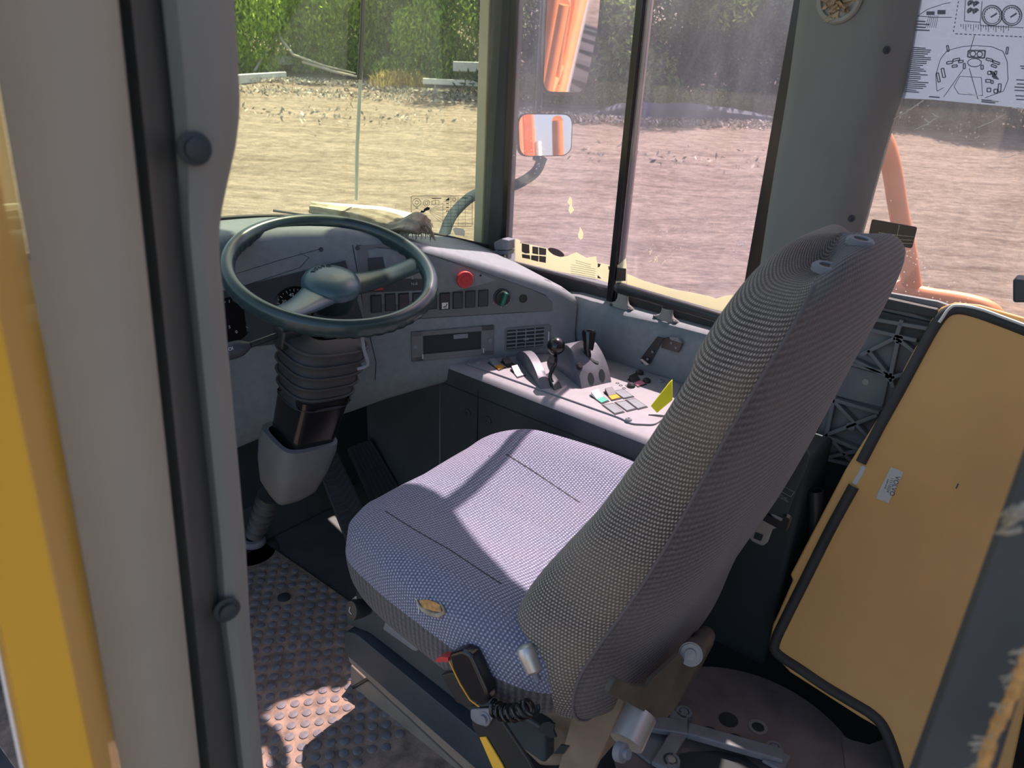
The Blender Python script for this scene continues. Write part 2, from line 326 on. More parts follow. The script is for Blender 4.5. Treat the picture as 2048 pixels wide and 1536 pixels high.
# ================================================================== CAB SHELL
XW = 1.62   # inner face of the right-hand wall
fl = MB(); fl.box((0.94, 0.62, -0.03), (0.82, 1.12, 0.03)); struct(fl.build('floor', M_floorS))
cl = MB(); cl.box((0.92, 0.60, 2.24), (0.715, 1.12, 0.03)); struct(cl.build('ceiling', M_trimb, bev=0.02))
b = MB(); b.box((XW+0.05, 0.60, 0.365), (0.03, 1.15, 0.365)); struct(b.build('wall_right', M_darkpl))
b = MB(); b.box((0.94, 1.72, 0.38), (0.76, 0.03, 0.38)); struct(b.build('wall_front', M_void))
b = MB(); b.box((0.94, -0.47, 0.40), (0.72, 0.03, 0.40)); b.box((0.94, -0.47, 2.03), (0.72, 0.03, 0.18))
for x in (0.25, 1.60): b.box((x, -0.47, 1.33), (0.05, 0.03, 0.55))
struct(b.build('wall_rear', M_trimb))
b = MB(); b.box((0.94, -0.47, 1.32), (0.64, 0.004, 0.53)); struct(b.build('window_4', M_glassR))

# windscreen: curved sheet standing on the cowl line
base = smoothpts([(0.26, 1.30, 0.90), (0.45, 1.50, 0.925), (0.75, 1.58, 0.935), (1.0, 1.56, 0.93), (1.2, 1.50, 0.905), (1.4, 1.42, 0.86), (1.60, 1.375, 0.80)], 6)
rows = [[p+V(0, -0.05*t, (2.2-p.z)*t) for p in base] for t in [0, 0.25, 0.5, 0.75, 1]]
ws = struct(grid('window_1', rows, M_glassF))
SW = Surf(ws)
b = MB(); b.tube([p+V(0, 0.0, -0.004) for p in base], 0.006, 8); struct(b.build('trim_1', M_rubber))
rows = [[p+V(0, 0.0, 0) for p in base], [p+V(0, 0.04, -0.02) for p in base], [V(p.x*1.02, 1.765, p.z-0.07) for p in base], [V(p.x*1.02, 1.77, 0.0) for p in base]]
struct(grid('trim_2', rows, M_void, solid=0.004))
b = MB(); b.tube([p+V(0, -0.05, 2.2-p.z) for p in base], 0.03, 8); struct(b.build('trim_3', M_rubber))

# right side glass: two panes, header, sill, divider and pillars
def sheet(name, y0, y1, z0, z1, m, x=XW+0.012, bt=0.0):
    b = MB(); b.prism([(x, y0, z0), (x, y1, z0), (x, y1, z1), (x, y0, z1)], (0.004, 0, 0)); return struct(b.build(name, m))
sheet('window_2', 0.94, 1.335, 0.755, 2.20, M_glassS, XW-0.012)
sheet('window_3', 0.60, 0.965, 0.76, 2.20, M_glassS)
wr = sheet('window_5', -0.44, 0.43, 0.86, 2.20, M_glassR)
b = MB(); b.prism([(XW-0.02, y, z) for y, z in ((1.45, 1.81), (0.97, 1.82), (0.76, 2.0), (-0.45, 2.05), (-0.45, 2.22), (1.45, 2.22))], (0.035, 0, 0)); struct(b.build('trim_4', M_trimb))  # unseen header; stepped lower edge shaped to set the cushion's sunlit boundary
# sill under the sliding window: black rubber channel
b = MB(); b.box((XW+0.035, 0.95, 0.747), (0.045, 0.40, 0.023)); b.box((XW+0.02, 0.0, 0.846), (0.05, 0.45, 0.022)); struct(b.build('trim_5', M_rubber, bev=0.004))
# front right pillar
b = MB()
b.prism([(XW-0.02, 1.325, 0.70), (XW+0.03, 1.325, 0.70), (XW+0.03, 1.40, 0.70), (XW-0.02, 1.392, 0.70)], (0, 0, 1.3)); struct(b.build('trim_6', M_rubber, bev=0.008))
b = MB(); b.prism([(XW-0.022, 1.395, 0.76), (XW+0.02, 1.395, 0.76), (XW+0.02, 1.43, 0.76), (XW-0.018, 1.43, 0.76)], (0, 0, 1.24)); struct(b.build('trim_7', M_post, bev=0.003))
b = MB(); b.prism([(XW-0.018, 1.312, 0.75), (XW+0.01, 1.312, 0.75), (XW+0.01, 1.335, 0.75), (XW-0.018, 1.335, 0.75)], (0, 0, 1.24)); struct(b.build('trim_8', M_gloss))
# meeting stile of the sliding panes
b = MB(); b.box((XW-0.014, 0.966, 1.37), (0.008, 0.009, 0.80)); struct(b.build('trim_9', M_gloss, bev=0.002))
b = MB(); b.box((XW-0.004, 0.950, 1.37), (0.006, 0.006, 0.80)); struct(b.build('trim_10', M_alu, bev=0.002))

# broad grey pillar between the side windows
pz = [0.80, 0.95, 1.03, 1.12, 1.20, 1.28, 1.36, 1.45, 1.7, 1.98]
pr_ = [0.425, 0.42, 0.416, 0.413, 0.409, 0.4, 0.405, 0.412, 0.41, 0.40]
pf = [0.597, 0.600, 0.603, 0.605, 0.606, 0.608, 0.612, 0.616, 0.62, 0.62]
rows = []
for z, r, q in zip(pz, pr_, pf):
    rows.append([V(XW+0.02, q+0.004, z), V(XW-0.02, q, z), V(XW-0.045, q-0.008, z), V(XW-0.055, q-0.03, z), V(XW-0.058, (q+r)/2, z), V(XW-0.055, r+0.05, z), V(XW-0.045, r+0.034, z), V(XW-0.02, r+0.01, z), V(XW+0.02, r, z)])
pil = thing('pillar_trim', 'broad grey moulded pillar cover between the two right-hand side windows', 'pillar', (XW, 0.5, 0.8))
grid('cover', rows, M_trimb, pil, auto=50)
b = MB(); b.prism([(XW-0.02, 0.600, 0.77), (XW+0.03, 0.600, 0.77), (XW+0.03, 0.628, 0.77), (XW-0.02, 0.628, 0.77)], (0, 0, 1.22)); b.build('rubber_edge', M_gloss, pil)
SP = Surf(*[o for o in pil.children if o.name.startswith('cover')])
l, n = SP.hit(1680, -2)
b = MB(); b.lathe([(0.040, 0.0), (0.041, 0.004), (0.038, 0.008), (0.032, 0.008), (0.030, 0.002)], l, n, 40); b.build('vent_ring', M_trim, pil)
bb = MB()
random.seed(3)
for i in range(110):
    a = random.uniform(0, 6.28); r = random.uniform(0, 0.026); X = n.orthogonal().normalized(); Y = n.cross(X); c = l+(X*math.cos(a)+Y*math.sin(a))*r
    d1 = Vector([random.uniform(-1, 1) for _ in range(3)]).normalized()*0.014; d2 = Vector([random.uniform(-1, 1) for _ in range(3)]).normalized()*0.011
    bb.add([c+n*0.002, c+d1+n*0.003, c+d2+n*0.004, c+d1+d2+n*0.001], [(0, 1, 3, 2)])
M_crump = mat('crumpled brown paper', (0.50, 0.38, 0.24), 0.8)
bb.build('crumpled_filter', M_crump, pil, smooth=False)
for p in ((1773, 100), (1703, 437)):
    l, n = SP.hit(*p); lathe('screw', [(0.007, 0), (0.007, 0.002), (0.004, 0.003), (0.003, 0.001), (0.0, 0.001)], l, n, M_darkpl, pil, 16)

# foreground door post (left)
post = thing('door_post', 'grey painted door post with a rubber gap, nearest the camera at left', 'door post', (0.15, 0.35, 0))
def strip(name, pxs, Y0, th, m, parent, bev=0.0):
    """pxs: top-left, top-right, bottom-right, bottom-left in photo pixels on the plane y=Y0, carried on down and up"""
    q = [oy(x, y, Y0) for x, y in pxs]
    tl, tr, br, bl = q
    ext = lambda a, bb, k: a+(a-bb).normalized()*k
    return prism(name, [ext(tl, bl, 0.7), ext(tr, br, 0.7), ext(br, tr, 0.9), ext(bl, tl, 0.9)], (0, th, 0), m, parent, bev)
def postgrid(name, xs_top, xs_bot, dys, Y0, m, parent, zs=(0.0, 0.6, 0.9, 1.1, 1.2, 1.25, 1.3, 1.35, 1.45, 2.0), wob=None):
    # columns given by pixel x at row 0 and row 1536 on plane y=Y0; dys pushes each column toward +y
    rows = []
    for z in zs:
        r = []
        for k, (a, c, dy) in enumerate(zip(xs_top, xs_bot, dys)):
            Yk = Y0+dy; A = oy(a, 0, Yk); B = oy(c, 1536, Yk); t = (z-B.z)/(A.z-B.z); p = A*t+B*(1-t)
            r.append(V(p.x+(wob(k, z) if wob else 0), Yk, z))
        rows.append(r)
    return grid(name, rows, m, parent, auto=40)
# columns, left to right: yellow frame (2 faces), grey post, dark channel, inner trim
postgrid('post_face', (-34, 60, 150, 222, 236), (241, 290, 330, 388, 400), (0.0, -0.004, -0.004, 0.004, 0.03), 0.33, M_post, post)
M_chan = mat('dull rubber channel', (0.07, 0.075, 0.07), 0.35, dust=0.3, dustcol=(0.2, 0.19, 0.17))
postgrid('rubber_channel', (225, 244, 262, 285, 330), (385, 404, 420, 440, 500), (0.02, 0.03, 0.022, 0.035, 0.05), 0.345, M_chan, post)
def trimgrid():
    rowsy = [-100, 0, 100, 160, 200, 240, 290, 340, 380, 420, 450, 480, 520, 560, 630, 700, 800, 950, 1100, 1250, 1400, 1536]
    def edge(y): return float(np.interp(y, [0, 100, 200, 245, 290, 340, 380, 420, 450, 480, 520, 560, 700, 1100, 1250, 1536], [468, 475, 480, 478, 472, 461, 452, 444, 440, 438, 440, 444, 456, 492, 500, 527]))
    def left(y): return float(np.interp(y, [0, 1536], [305, 470]))+ (0 if y < 1100 else -8*math.exp(-((y-1218)/60)**2))
    fr_ = [0, 0.12, 0.3, 0.6, 0.85, 0.95, 1.0]; dys = [0.03, 0.008, 0.002, 0.0, 0.004, 0.012, 0.04]; rws = []
    for y in rowsy:
        r = []
        for k, (u, dy) in enumerate(zip(fr_, dys)):
            x = left(y)*(1-u)+edge(y)*u; r.append(oy(x, y, 0.38+dy))
        rws.append(r)
    t, b0 = rws[0], rws[-1]
    rws.insert(0, [p+(p-q).normalized()*0.95 for p, q in zip(t, rws[1])]); rws.append([p+(p-q).normalized()*0.9 for p, q in zip(b0, rws[-2])])
    return grid('inner_trim', rws, M_trim, post, auto=40)
trimgrid()
for p in ((388, 297), (453, 1218)):
    c = oy(p[0], p[1], 0.379); n = V(-0.25, -1, 0.05).normalized()
    lathe('bolt', [(0.0085, 0), (0.0085, 0.0015), (0.0055, 0.002), (0.0055, 0.005), (0.004, 0.0055), (0, 0.0056)], c, n, M_darkpl, post, 20)
yf = thing('door_frame', 'bright yellow painted outer door frame strip at far left', 'door frame', (0.1, 0.3, 0))
postgrid('outer_face', (-260, -135, -127), (58, 186, 194), (0.0, 0.0, 0.004), 0.29, M_yel, yf)
postgrid('inner_face', (-127, -110, -36), (194, 202, 240), (0.004, 0.012, 0.05), 0.29, M_yel, yf)
struct(postgrid('trim_11', (-278, -272, -262), (40, 46, 58), (0.02, 0.0, 0.01), 0.29, M_white, None))

# foreground rear door post (right)
rp = thing('rear_door_post', 'dark grey rear door post with torn yellow foam seal at right edge', 'door post', (0.25, 0, 0.4))
def rgrid(name, cols, dxs, X0, m, parent):
    rows = []
    for z in (0.4, 0.8, 1.0, 1.08, 1.12, 1.16, 1.2, 1.24, 1.3, 1.6, 2.0):
        r = []
        for (a, c), dx in zip(cols, dxs):
            A = ox(a, 1100, X0+dx); B = ox(c, 1536, X0+dx); t = (z-B.z)/(A.z-B.z); p = A*t+B*(1-t)
            r.append(V(X0+dx, p.y, z))
        rows.append(r)
    return grid(name, rows, m, parent, auto=40)
rgrid('post_face', [(1975, 1818), (1990, 1835), (2060, 1915), (2120, 1985), (2130, 1995)], (0.05, 0.0, 0.0, 0.003, 0.03), 0.30, M_darkpl, rp)

# ================================================================== DASHBOARD
dash = thing('dashboard', 'grey moulded wrap-around dashboard with gauges, switch row and air vent', 'dashboard', (0.95, 1.4, 0.45))
# stations: (x, y, z bottom, z top, x back, y back, z back)
ST = [(0.26, 1.10, 0.44, 0.86, 0.22, 1.30, 0.89),
      (0.45, 1.27, 0.44, 0.90, 0.42, 1.49, 0.915),
      (0.65, 1.375, 0.45, 0.925, 0.66, 1.565, 0.925),
      (0.85, 1.40, 0.46, 0.938, 0.88, 1.575, 0.928),
      (1.03, 1.317, 0.49, 0.935, 1.08, 1.535, 0.92),
      (1.13, 1.259, 0.52, 0.912, 1.2, 1.495, 0.895),
      (1.27, 1.178, 0.55, 0.868, 1.34, 1.445, 0.868),
      (1.40, 1.103, 0.57, 0.818, 1.46, 1.40, 0.84),
      (1.49, 1.051, 0.57, 0.780, 1.54, 1.385, 0.815),
      (1.545, 1.025, 0.57, 0.748, 1.60, 1.36, 0.79)]
cols = [smoothpts([V(*[s[i] for s in ST][j:j+1]+[0, 0]) for j in range(len(ST))], 5) for i in range(7)]
NS = len(cols[0]); rows = []
for k in range(NS):
    x, y, zb, zt, xb, yb, zbk = [cols[i][k].x for i in range(7)]
    bk = V(xb-x, yb-y, 0); n = bk.normalized(); f = V(x, y, 0)
    P = lambda d, z: V(x, y, z)+n*d
    r = [P(0.05, zb+0.01), P(0.012, zb), P(0.0, zb+0.012), P(-0.004, zb+0.06), P(0.0, zb+(zt-zb)*0.45), P(0.0, zb+(zt-zb)*0.75), P(0.0, zt-0.035),
         P(0.003, zt-0.016), P(0.012, zt-0.004), P(0.028, zt), P(0.06, zt*0.8+zbk*0.2), V(xb, yb, zbk)]
    rows.append(r)
# rounded end cap at the right
last = rows[-1]; dirx = V(1, 0.35, 0).normalized()
for d, sh in ((0.008, 0.004), (0.014, 0.012), (0.016, 0.03)):
    rows.append([p+dirx*d+V(0, sh*2.0, 0)+V(0, 0, -sh*(1 if i > 5 else 0)) for i, p in enumerate(last)])
shell = grid('shell', rows, M_dash, dash, auto=50)
SD = Surf(shell)

# raised instrument binnacle and switch panel (thin inset plates that follow the face)
def line(px, name='seam', wd=0.0015, m=M_void, S_=SD, parent=dash, th=0.0006, sub=8):
    pts = []
    for a, c in zip(px[:-1], px[1:]):
        for k in range(sub): pts.append((a[0]+(c[0]-a[0])*k/sub, a[1]+(c[1]-a[1])*k/sub))
    pts.append(px[-1]); hs = [S_.hit(*p) for p in pts]; mb = MB()
    for (a, na), (c, nc) in zip(hs[:-1], hs[1:]):
        d = c-a
        if d.length < 1e-6 or d.length > 0.08: continue
        s = na.cross(d.normalized())*wd/2; mb.prism([a-s, c-s, c+s, a+s], na*th)
    return mb.build(name, m, parent, smooth=False)
def follow(name, px, m, parent, th=0.0015, n=8, S_=SD):
    """plate following the face: px = four corners tl, tr, br, bl"""
    tl, tr, br, bl = [Vector((*p, 0)) for p in px]; rws = []
    for i in range(n+1):
        t = i/n; r = []
        for j in range(n*2+1):
            u = j/(n*2); p = (tl*(1-u)+tr*u)*(1-t)+(bl*(1-u)+br*u)*t; h = S_.hit(p.x, p.y); r.append(h[0]+h[1]*th)
        rws.append(r)
    return grid(name, rws, m, parent, auto=60)
pan = follow('instrument_panel', [(430, 585), (690, 520), (735, 668), (440, 700)], M_darkpl, dash, 0.002)
pan2 = SD.patch('switch_panel', [(712, 492), (760, 488), (846, 504), (960, 542), (1060, 578), (1092, 592), (1104, 606), (1103, 621), (960, 628), (830, 637), (735, 650), (728, 630)], 0.0015, M_dashp, dash)
line([(705, 490), (716, 550), (730, 632), (752, 725), (750, 760)], wd=0.002)
line([(712, 490), (846, 504), (960, 542), (1060, 578), (1090, 590), (1104, 606), (1103, 621), (824, 638)], wd=0.0012)
line([(470, 548), (560, 520), (640, 498)], wd=0.001); line([(478, 575), (600, 535), (618, 515), (600, 506)], wd=0.001); line([(440, 628), (690, 545)], wd=0.001)
for p in ((642, 499), (715, 496)):
    l, n = SD.hit(*p); lathe('screw', [(0.005, 0), (0.005, 0.0015), (0.003, 0.001), (0, 0.001)], l, n, M_darkpl, dash, 16)
# gauges
SPn = Surf(pan)
def tang(n):                                    # local right and up on a face
    r = V(0, 0, 1).cross(n).normalized(); return r, n.cross(r).normalized()
def ticks(cx, cy, r0, r1, a0, a1, k, parent, name='dial_marks'):
    l, n = SPn.hit(cx, cy); X, Y = tang(n); mb = MB()
    for i in range(k):
        a = math.radians(a0+(a1-a0)*i/(k-1)); d = X*math.cos(a)+Y*math.sin(a); q = r0 if i % 2 else r0-0.003
        ribbon(mb, [l+n*0.001+d*q, l+n*0.001+d*r1], n, 0.0010, 0.0004)
    mb.build(name, M_print, parent, smooth=False); return l, n, X, Y
for (cx, cy, R) in ((590, 612, 0.045), (462, 640, 0.05), (440, 690, 0.04)):
    l, n = SPn.hit(cx, cy)
    g = lathe('gauge', [(R, 0.0), (R, 0.0016), (R-0.002, 0.0008), (0, 0.0008)], l, n, M_gloss, dash, 40)
    ticks(cx, cy, R-0.009, R-0.006, 215, -35, 21, g)
l, n = SPn.hit(590, 612); X, Y = tang(n)
text('20', l+n*0.002-X*0.022+Y*0.012, X, n, 0.010, M_print, dash, 'dial_number'); text('40', l+n*0.002-X*0.006+Y*0.026, X, n, 0.010, M_print, dash, 'dial_number')
l, n = SPn.hit(462, 660); X, Y = tang(n)
text('5', l+n*0.003-X*0.004+Y*0.008, X, n, 0.009, M_print, dash, 'dial_number'); text('0', l+n*0.003+X*0.010-Y*0.006, X, n, 0.009, M_print, dash, 'dial_number')
SP2 = Surf(pan2)
# small display with gear read-out behind the wheel spoke
dp = SP2.patch('display', [(735, 516), (790, 511), (850, 522), (850, 580), (738, 585)], 0.0012, M_darkpl, dash)
l, n = SP2.hit(828, 562); X, Y = tang(n); n2 = n
text('5', l+n*0.003-X*0.004+Y*0.008, X, n, 0.009, M_print, dp, 'display_number'); text('N-8', l+n*0.003-Y*0.006, X, n, 0.009, M_print, dp, 'display_number')
l, n = SP2.hit(757, 577); box('warning_lamp', l+n*0.002, (0.010, 0.003, 0.001), M_red, dash, ax=(*tang(n), n))
# ten rocker switch blanks in a row
sw = [(752, 607), (780, 604), (807, 603), (835, 602), (863, 601), (889, 602), (915, 600), (940, 598), (966, 596)]
for i, (x, y) in enumerate(sw):
    l, n = SP2.hit(x, y); X, Y = tang(n)
    fr = box('switch', l+n*0.0015, (0.0125, 0.0205, 0.0015), M_void, dash, 0.0008, (X, Y, n))
    lit = i in (2, 5)
    b = MB(); hw, hh = (0.0105, 0.0185) if not lit else (0.0112, 0.0195)
    c = l+n*0.003
    if lit: b.prism([c-Y*hh, c+Y*hh, c+Y*hh+n*0.004, c+n*0.0015, c-Y*hh+n*0.0015], X*hw*2)
    else: b.box(c, (hw, hh, 0.0012), (X, Y, n))
    r = b.build('rocker', M_darkpl if not lit else M_black, fr, 0.0008)
    if lit:
        for v in r.data.vertices: v.co -= X*hw
    if i == 5:
        q = box('icon_plate', c-Y*0.010+n*0.0018, (0.0075, 0.0075, 0.0003), M_white, fr, 0, (X, Y, n)); mb = MB(); o_ = c-Y*0.010+n*0.0023
        ribbon(mb, [o_-X*0.004-Y*0.002, o_-X*0.003-Y*0.005, o_+X*0.004-Y*0.005], n, 0.0014, 0.0002); ribbon(mb, [o_-X*0.003-Y*0.002, o_+X*0.003-Y*0.0015, o_+X*0.0045+Y*0.005], n, 0.002, 0.0002)
        mb.build('seat_icon', M_ink, fr, smooth=False)
# emergency button, knob, lighter socket, tiny hole
l, n = SP2.hit(926, 556); lathe('emergency_button', [(0.012, 0), (0.012, 0.008), (0.0195, 0.010), (0.0205, 0.015), (0.019, 0.019), (0.012, 0.0195), (0.0105, 0.0185), (0.010, 0.0195), (0.005, 0.0195), (0.0045, 0.0185), (0, 0.0185)], l, n, M_red, dash, 40)
l, n = SP2.hit(961, 551); lathe('pilot_hole', [(0.003, 0), (0.003, 0.0006), (0, 0.0006)], l, n, M_void, dash, 12)
l, n = SP2.hit(1003, 594); X, Y = tang(n)
kn = lathe('rotary_knob', [(0.021, 0), (0.021, 0.003), (0.018, 0.004), (0.018, 0.012), (0.016, 0.014), (0, 0.014)], l, n, M_black, dash, 40)
d = (X*0.35+Y).normalized(); e = n.cross(d)
box('grip', l+n*0.018, (0.0165, 0.0045, 0.006), M_green, kn, 0.003, (d, e, n))
mb = MB()
for a in (-60, -90, 215, -20): 
    a = math.radians(a); q = X*math.cos(a)+Y*math.sin(a); ribbon(mb, [l+q*0.023+n*0.0004, l+q*0.026+n*0.0004], n, 0.0012)
mb.build('knob_marks', M_print, kn, smooth=False)
l, n = SP2.hit(1046, 597); lathe('socket', [(0.0105, 0), (0.0105, 0.002), (0.0085, 0.002), (0.0080, -0.006+0.007), (0, 0.001)], l, n, M_black, dash, 32)
# empty radio slot
def onface(px, th=0.0):
    hs = [SD.hit(*p) for p in px]; return [h[0]+h[1]*th for h in hs]
l0, nW = SD.hit(900, 690); XW_, YW_ = tang(nW)
def facebox(name, x, y, hw, hh, hd, m, parent, lift=0.0, bev=0.0):
    l, n = SD.hit(x, y); return box(name, l+nW*lift, (hw, hh, hd), m, parent, bev, (XW_, YW_, nW))
ct = [SD.hit(*p)[0] for p in ((820, 663), (985, 650), (987, 708), (825, 722))]
cen = sum(ct, Vector())/4; hw = (ct[1]-ct[0]).length/2; hh = (ct[3]-ct[0]).length/2
slot = thing('radio_slot_dummy', '', 'x') if False else None
fr = MB()
for sx, sy, w_, h_ in ((0, 1, hw, 0.006), (0, -1, hw, 0.006), (-1, 0, 0.014, hh), (1, 0, 0.016, hh)):
    fr.box(cen+XW_*sx*(hw-(w_ if sx else 0))+YW_*sy*(hh-(h_ if sy else 0))+nW*0.002, (w_, h_, 0.003), (XW_, YW_, nW))
rs = fr.build('radio_slot', M_dashp, dash, 0.001)
box('slot_recess', cen+nW*0.0005, (hw-0.012, hh-0.005, 0.0012), M_void, rs, 0, (XW_, YW_, nW))  # flat plate; the slot's shaded depth is only its dark colour
box('slot_lip', cen-YW_*(hh-0.013)+nW*0.0035, (hw-0.02, 0.0035, 0.002), M_dashp, rs, 0.0008, (XW_, YW_, nW))
for s_ in (-1, 1): box('slot_tab', cen+XW_*s_*(hw-0.026)-YW_*(hh-0.012)+nW*0.004, (0.0012, 0.006, 0.002), M_print, rs, 0, (XW_, YW_, nW))
box('connector', cen+XW_*0.018+YW_*(hh-0.020)+nW*0.004, (0.018, 0.0055, 0.003), M_dash, rs, 0.001, (XW_, YW_, nW))
for s_ in (-1, 1): lathe('screw', [(0.005, 0), (0.005, 0.0015), (0.003, 0.002), (0.0025, 0.001), (0, 0.001)], cen+XW_*s_*(hw-0.009)+nW*0.005, nW, M_dash, rs, 16)
# air vent
vt = [SD.hit(*p)[0] for p in ((1006, 656), (1098, 647), (1102, 696), (1012, 702))]
cen = sum(vt, Vector())/4; hw = (vt[1]-vt[0]).length/2; hh = (vt[3]-vt[0]).length/2
fr = MB(); 
ro = roundpoly([cen-XW_*hw-YW_*hh, cen+XW_*hw-YW_*hh, cen+XW_*hw+YW_*hh, cen-XW_*hw+YW_*hh], 0.008)
fr.prism([p+nW*0.000 for p in ro], nW*0.0025)
vent = fr.build('air_vent', M_dashp, dash, 0.001)
cen2 = cen-XW_*0.007; iw, ih = hw-0.012, hh-0.006
box('duct', cen2+nW*0.0025, (iw, ih, 0.0008), M_void, vent, 0, (XW_, YW_, nW))
for k in range(5): box('louvre', cen2+YW_*(-ih+ih*2*(k+0.5)/5)+nW*0.0045, (iw, 0.0016, 0.003), M_dash, vent, 0.0005, (XW_, (YW_+nW*0.3).normalized(), nW))
for k in range(3): box('vane', cen2+XW_*(-iw+iw*2*(k+1)/4)+nW*0.004, (0.0012, ih, 0.002), M_dash, vent, 0, (XW_, YW_, nW))
box('tab', cen2+nW*0.008, (0.007, 0.003, 0.002), M_dash, vent, 0.001, (XW_, YW_, nW))
box('thumbwheel', cen+XW_*(hw-0.006)+nW*0.004, (0.0015, 0.013, 0.003), M_print, vent, 0.001, (XW_, YW_, nW))
# lower valance seam and access panel outline
line([(690, 810), (702, 800), (700, 765), (640, 790)], wd=0.0012)

# ================================================================== STEERING WHEEL
WC = V(0.944, 1.22, 0.882); WN = V(-0.083, -0.29, 1).normalized(); RW = 0.199
sw_ = thing('steering_wheel', 'dark green-black two-spoke steering wheel with round raised centre pad', 'steering wheel', tuple(WC))
WCh = WC-WN*0.032
a0 = V(1, 0, 0); WX = (a0-WN*a0.dot(WN)).normalized(); WY = WN.cross(WX)
NT, NR = 160, 14; rws = []
for i in range(NT):
    a = 2*math.pi*i/NT; d = WX*math.cos(a)+WY*math.sin(a); r = []
    rip = 0.0012*math.sin(a*52)
    for k in range(NR):
        t = 2*math.pi*k/NR; ct_, st_ = math.cos(t), math.sin(t)
        rr = 0.0168+(rip if st_ < 0.2 else 0); r.append(WC+d*(RW+rr*ct_*0.9)+WN*(rr*st_*1.15))
    rws.append(r)
rws.append(rws[0]); rim = grid('rim', rws, M_wheel, sw_, closed=True, auto=70)
hub = lathe('hub', [(0.030, -0.05), (0.050, -0.045), (0.056, -0.020), (0.058, -0.006)], WCh, WN, M_wheel, sw_, 40)
pad = lathe('centre_pad', [(0.0595, -0.006), (0.060, 0.003), (0.056, 0.012), (0.045, 0.019), (0.025, 0.023), (0.0, 0.0245)], WCh, WN, M_hub, sw_, 48)
def spoke(ang0, name='spoke'):
    rws = []
    for i in range(13):
        t = i/12; a = math.radians(ang0); d = WX*math.cos(a)+WY*math.sin(a); e = WN.cross(d)
        r = 0.040+t*(RW-0.040); wv = 0.022*(1-t)**1.5+0.019+0.014*t**5; h = -0.036*(1-t**2.2)
        th = 0.013-0.003*t
        c = WC+d*r+WN*h
        rws.append([c+e*wv*math.cos(q)+WN*th*math.sin(q)*(1 if math.sin(q) > 0 else 0.8) for q in [2*math.pi*k/16 for k in range(16)]])
    return grid(name, rws, M_hub if ang0 < 300 else M_wheel, sw_, closed=True, auto=70)
spoke(343); spoke(200)
# raised word on the pad
for k, ch in enumerate('VOLVO'):
    a = math.radians(103-(k-2)*-13.0) if False else math.radians(124-(k)*15.5); d = WX*math.cos(a)+WY*math.sin(a)
    text(ch, WCh+d*0.038+WN*0.0218, WN.cross(d)*-1, (WN+d*0.28).normalized(), 0.0135, M_wheel, pad, 'raised_letter', 0.0008)

# ================================================================== STEERING COLUMN
colm = thing('steering_column', 'black steering column with ribbed rubber boot and grey lower cover', 'steering column', (0.9, 1.3, 0.0))
axis = [(655, 640), (640, 690), (634, 740), (622, 790)]
# boot: rounded-square section with five folds, tapering
def sect(c, X, Y, hx, hy, n=28, p=3.2):
    o = []
    for k in range(n):
        a = 2*math.pi*k/n; ca, sa = math.cos(a), math.sin(a)
        o.append(c+X*hx*math.copysign(abs(ca)**(2/p), ca)+Y*hy*math.copysign(abs(sa)**(2/p), sa))
    return o
T = od(648, 665, 1.50); B = od(628, 790, 1.56); ax_ = (B-T).normalized(); BX = V(math.cos(0.12), -math.sin(0.12), 0); BX = (BX-ax_*BX.dot(ax_)).normalized(); BY = ax_.cross(BX)
rws = []
NB = 50
for i in range(NB+1):
    t = i/NB; fold = 0.5-0.5*math.cos(2*math.pi*t*5.5); s = 0.072-0.016*t**2+fold*0.010; 
    if i == 0: s = 0.035
    rws.append(sect(T+ax_*((B-T).length*t+0.008*math.sin(2*math.pi*t*5.5)), BX, BY, s*1.02, s*0.9))
grid('rubber_boot', rws, M_rubber, colm, closed=True, auto=75)
T2 = T+ax_*(B-T).length*0.9; B2 = od(600, 890, 1.60); a2 = (B2-T2)
rws = [sect(T2+a2*t, BX, BY, 0.058-0.010*t, 0.055-0.004*t, 28, 6) for t in (0, 0.1, 0.5, 0.9, 1.0)]
grid('column_cover', rws, M_gloss, colm, closed=True, auto=40)
# grey lower cowl, open at the top
def cw(px, d): return [od(x, y, e) for (x, y), e in zip(px, d)]
top = [(542, 872), (590, 905), (650, 858), (668, 848), (640, 842), (560, 850)]
T3 = od(600, 868, 1.585); B3 = od(572, 985, 1.66); 
rws = []
for t, hx, hy in ((0, 0.054, 0.05), (0.0, 0.064, 0.064), (0.15, 0.066, 0.066), (0.5, 0.060, 0.062), (0.85, 0.048, 0.052), (1.05, 0.030, 0.03), (1.1, 0.005, 0.005)):
    rws.append(sect(T3+(B3-T3)*t+V(0, 0, 0.0), BX, BY, hx, hy, 28, 4.5))
grid('lower_cowl', rws, M_dashp, colm, closed=True, auto=50)
tube('shaft', [od(575, 960, 1.70), od(530, 1010, 1.72), od(512, 1060, 1.76)], 0.016, M_darkpl, colm)
rws = []
A_ = od(540, 990, 1.68); B_ = od(510, 1068, 1.74)
mb = MB(); pp = []; rr = []
for i in range(41):
    t = i/40; pp.append(A_*(1-t)+B_*t); rr.append(0.024-0.006*t+0.004*math.cos(t*6*2*math.pi))
mb.tube(pp, rr, 20); mb.build('shaft_bellows', M_rubber, colm)
c = oz(508, 1086, 0.012); lathe('floor_grommet', [(0.032, 0), (0.034, 0.008), (0.030, 0.016), (0.020, 0.018), (0.018, 0.004), (0, 0.004)], c, (0, 0, 1), M_stud, colm, 32)
lathe('floor_ring', [(0.075, 0), (0.075, 0.004), (0.068, 0.005), (0, 0.005)], oz(500, 1105, 0.0), (0, 0, 1), M_rubber, colm, 40)
c1 = od(563, 668, 1.46)
box('switch_housing', od(575, 672, 1.47), (0.022, 0.02, 0.02), M_black, colm, 0.006, (BX, BY, ax_))
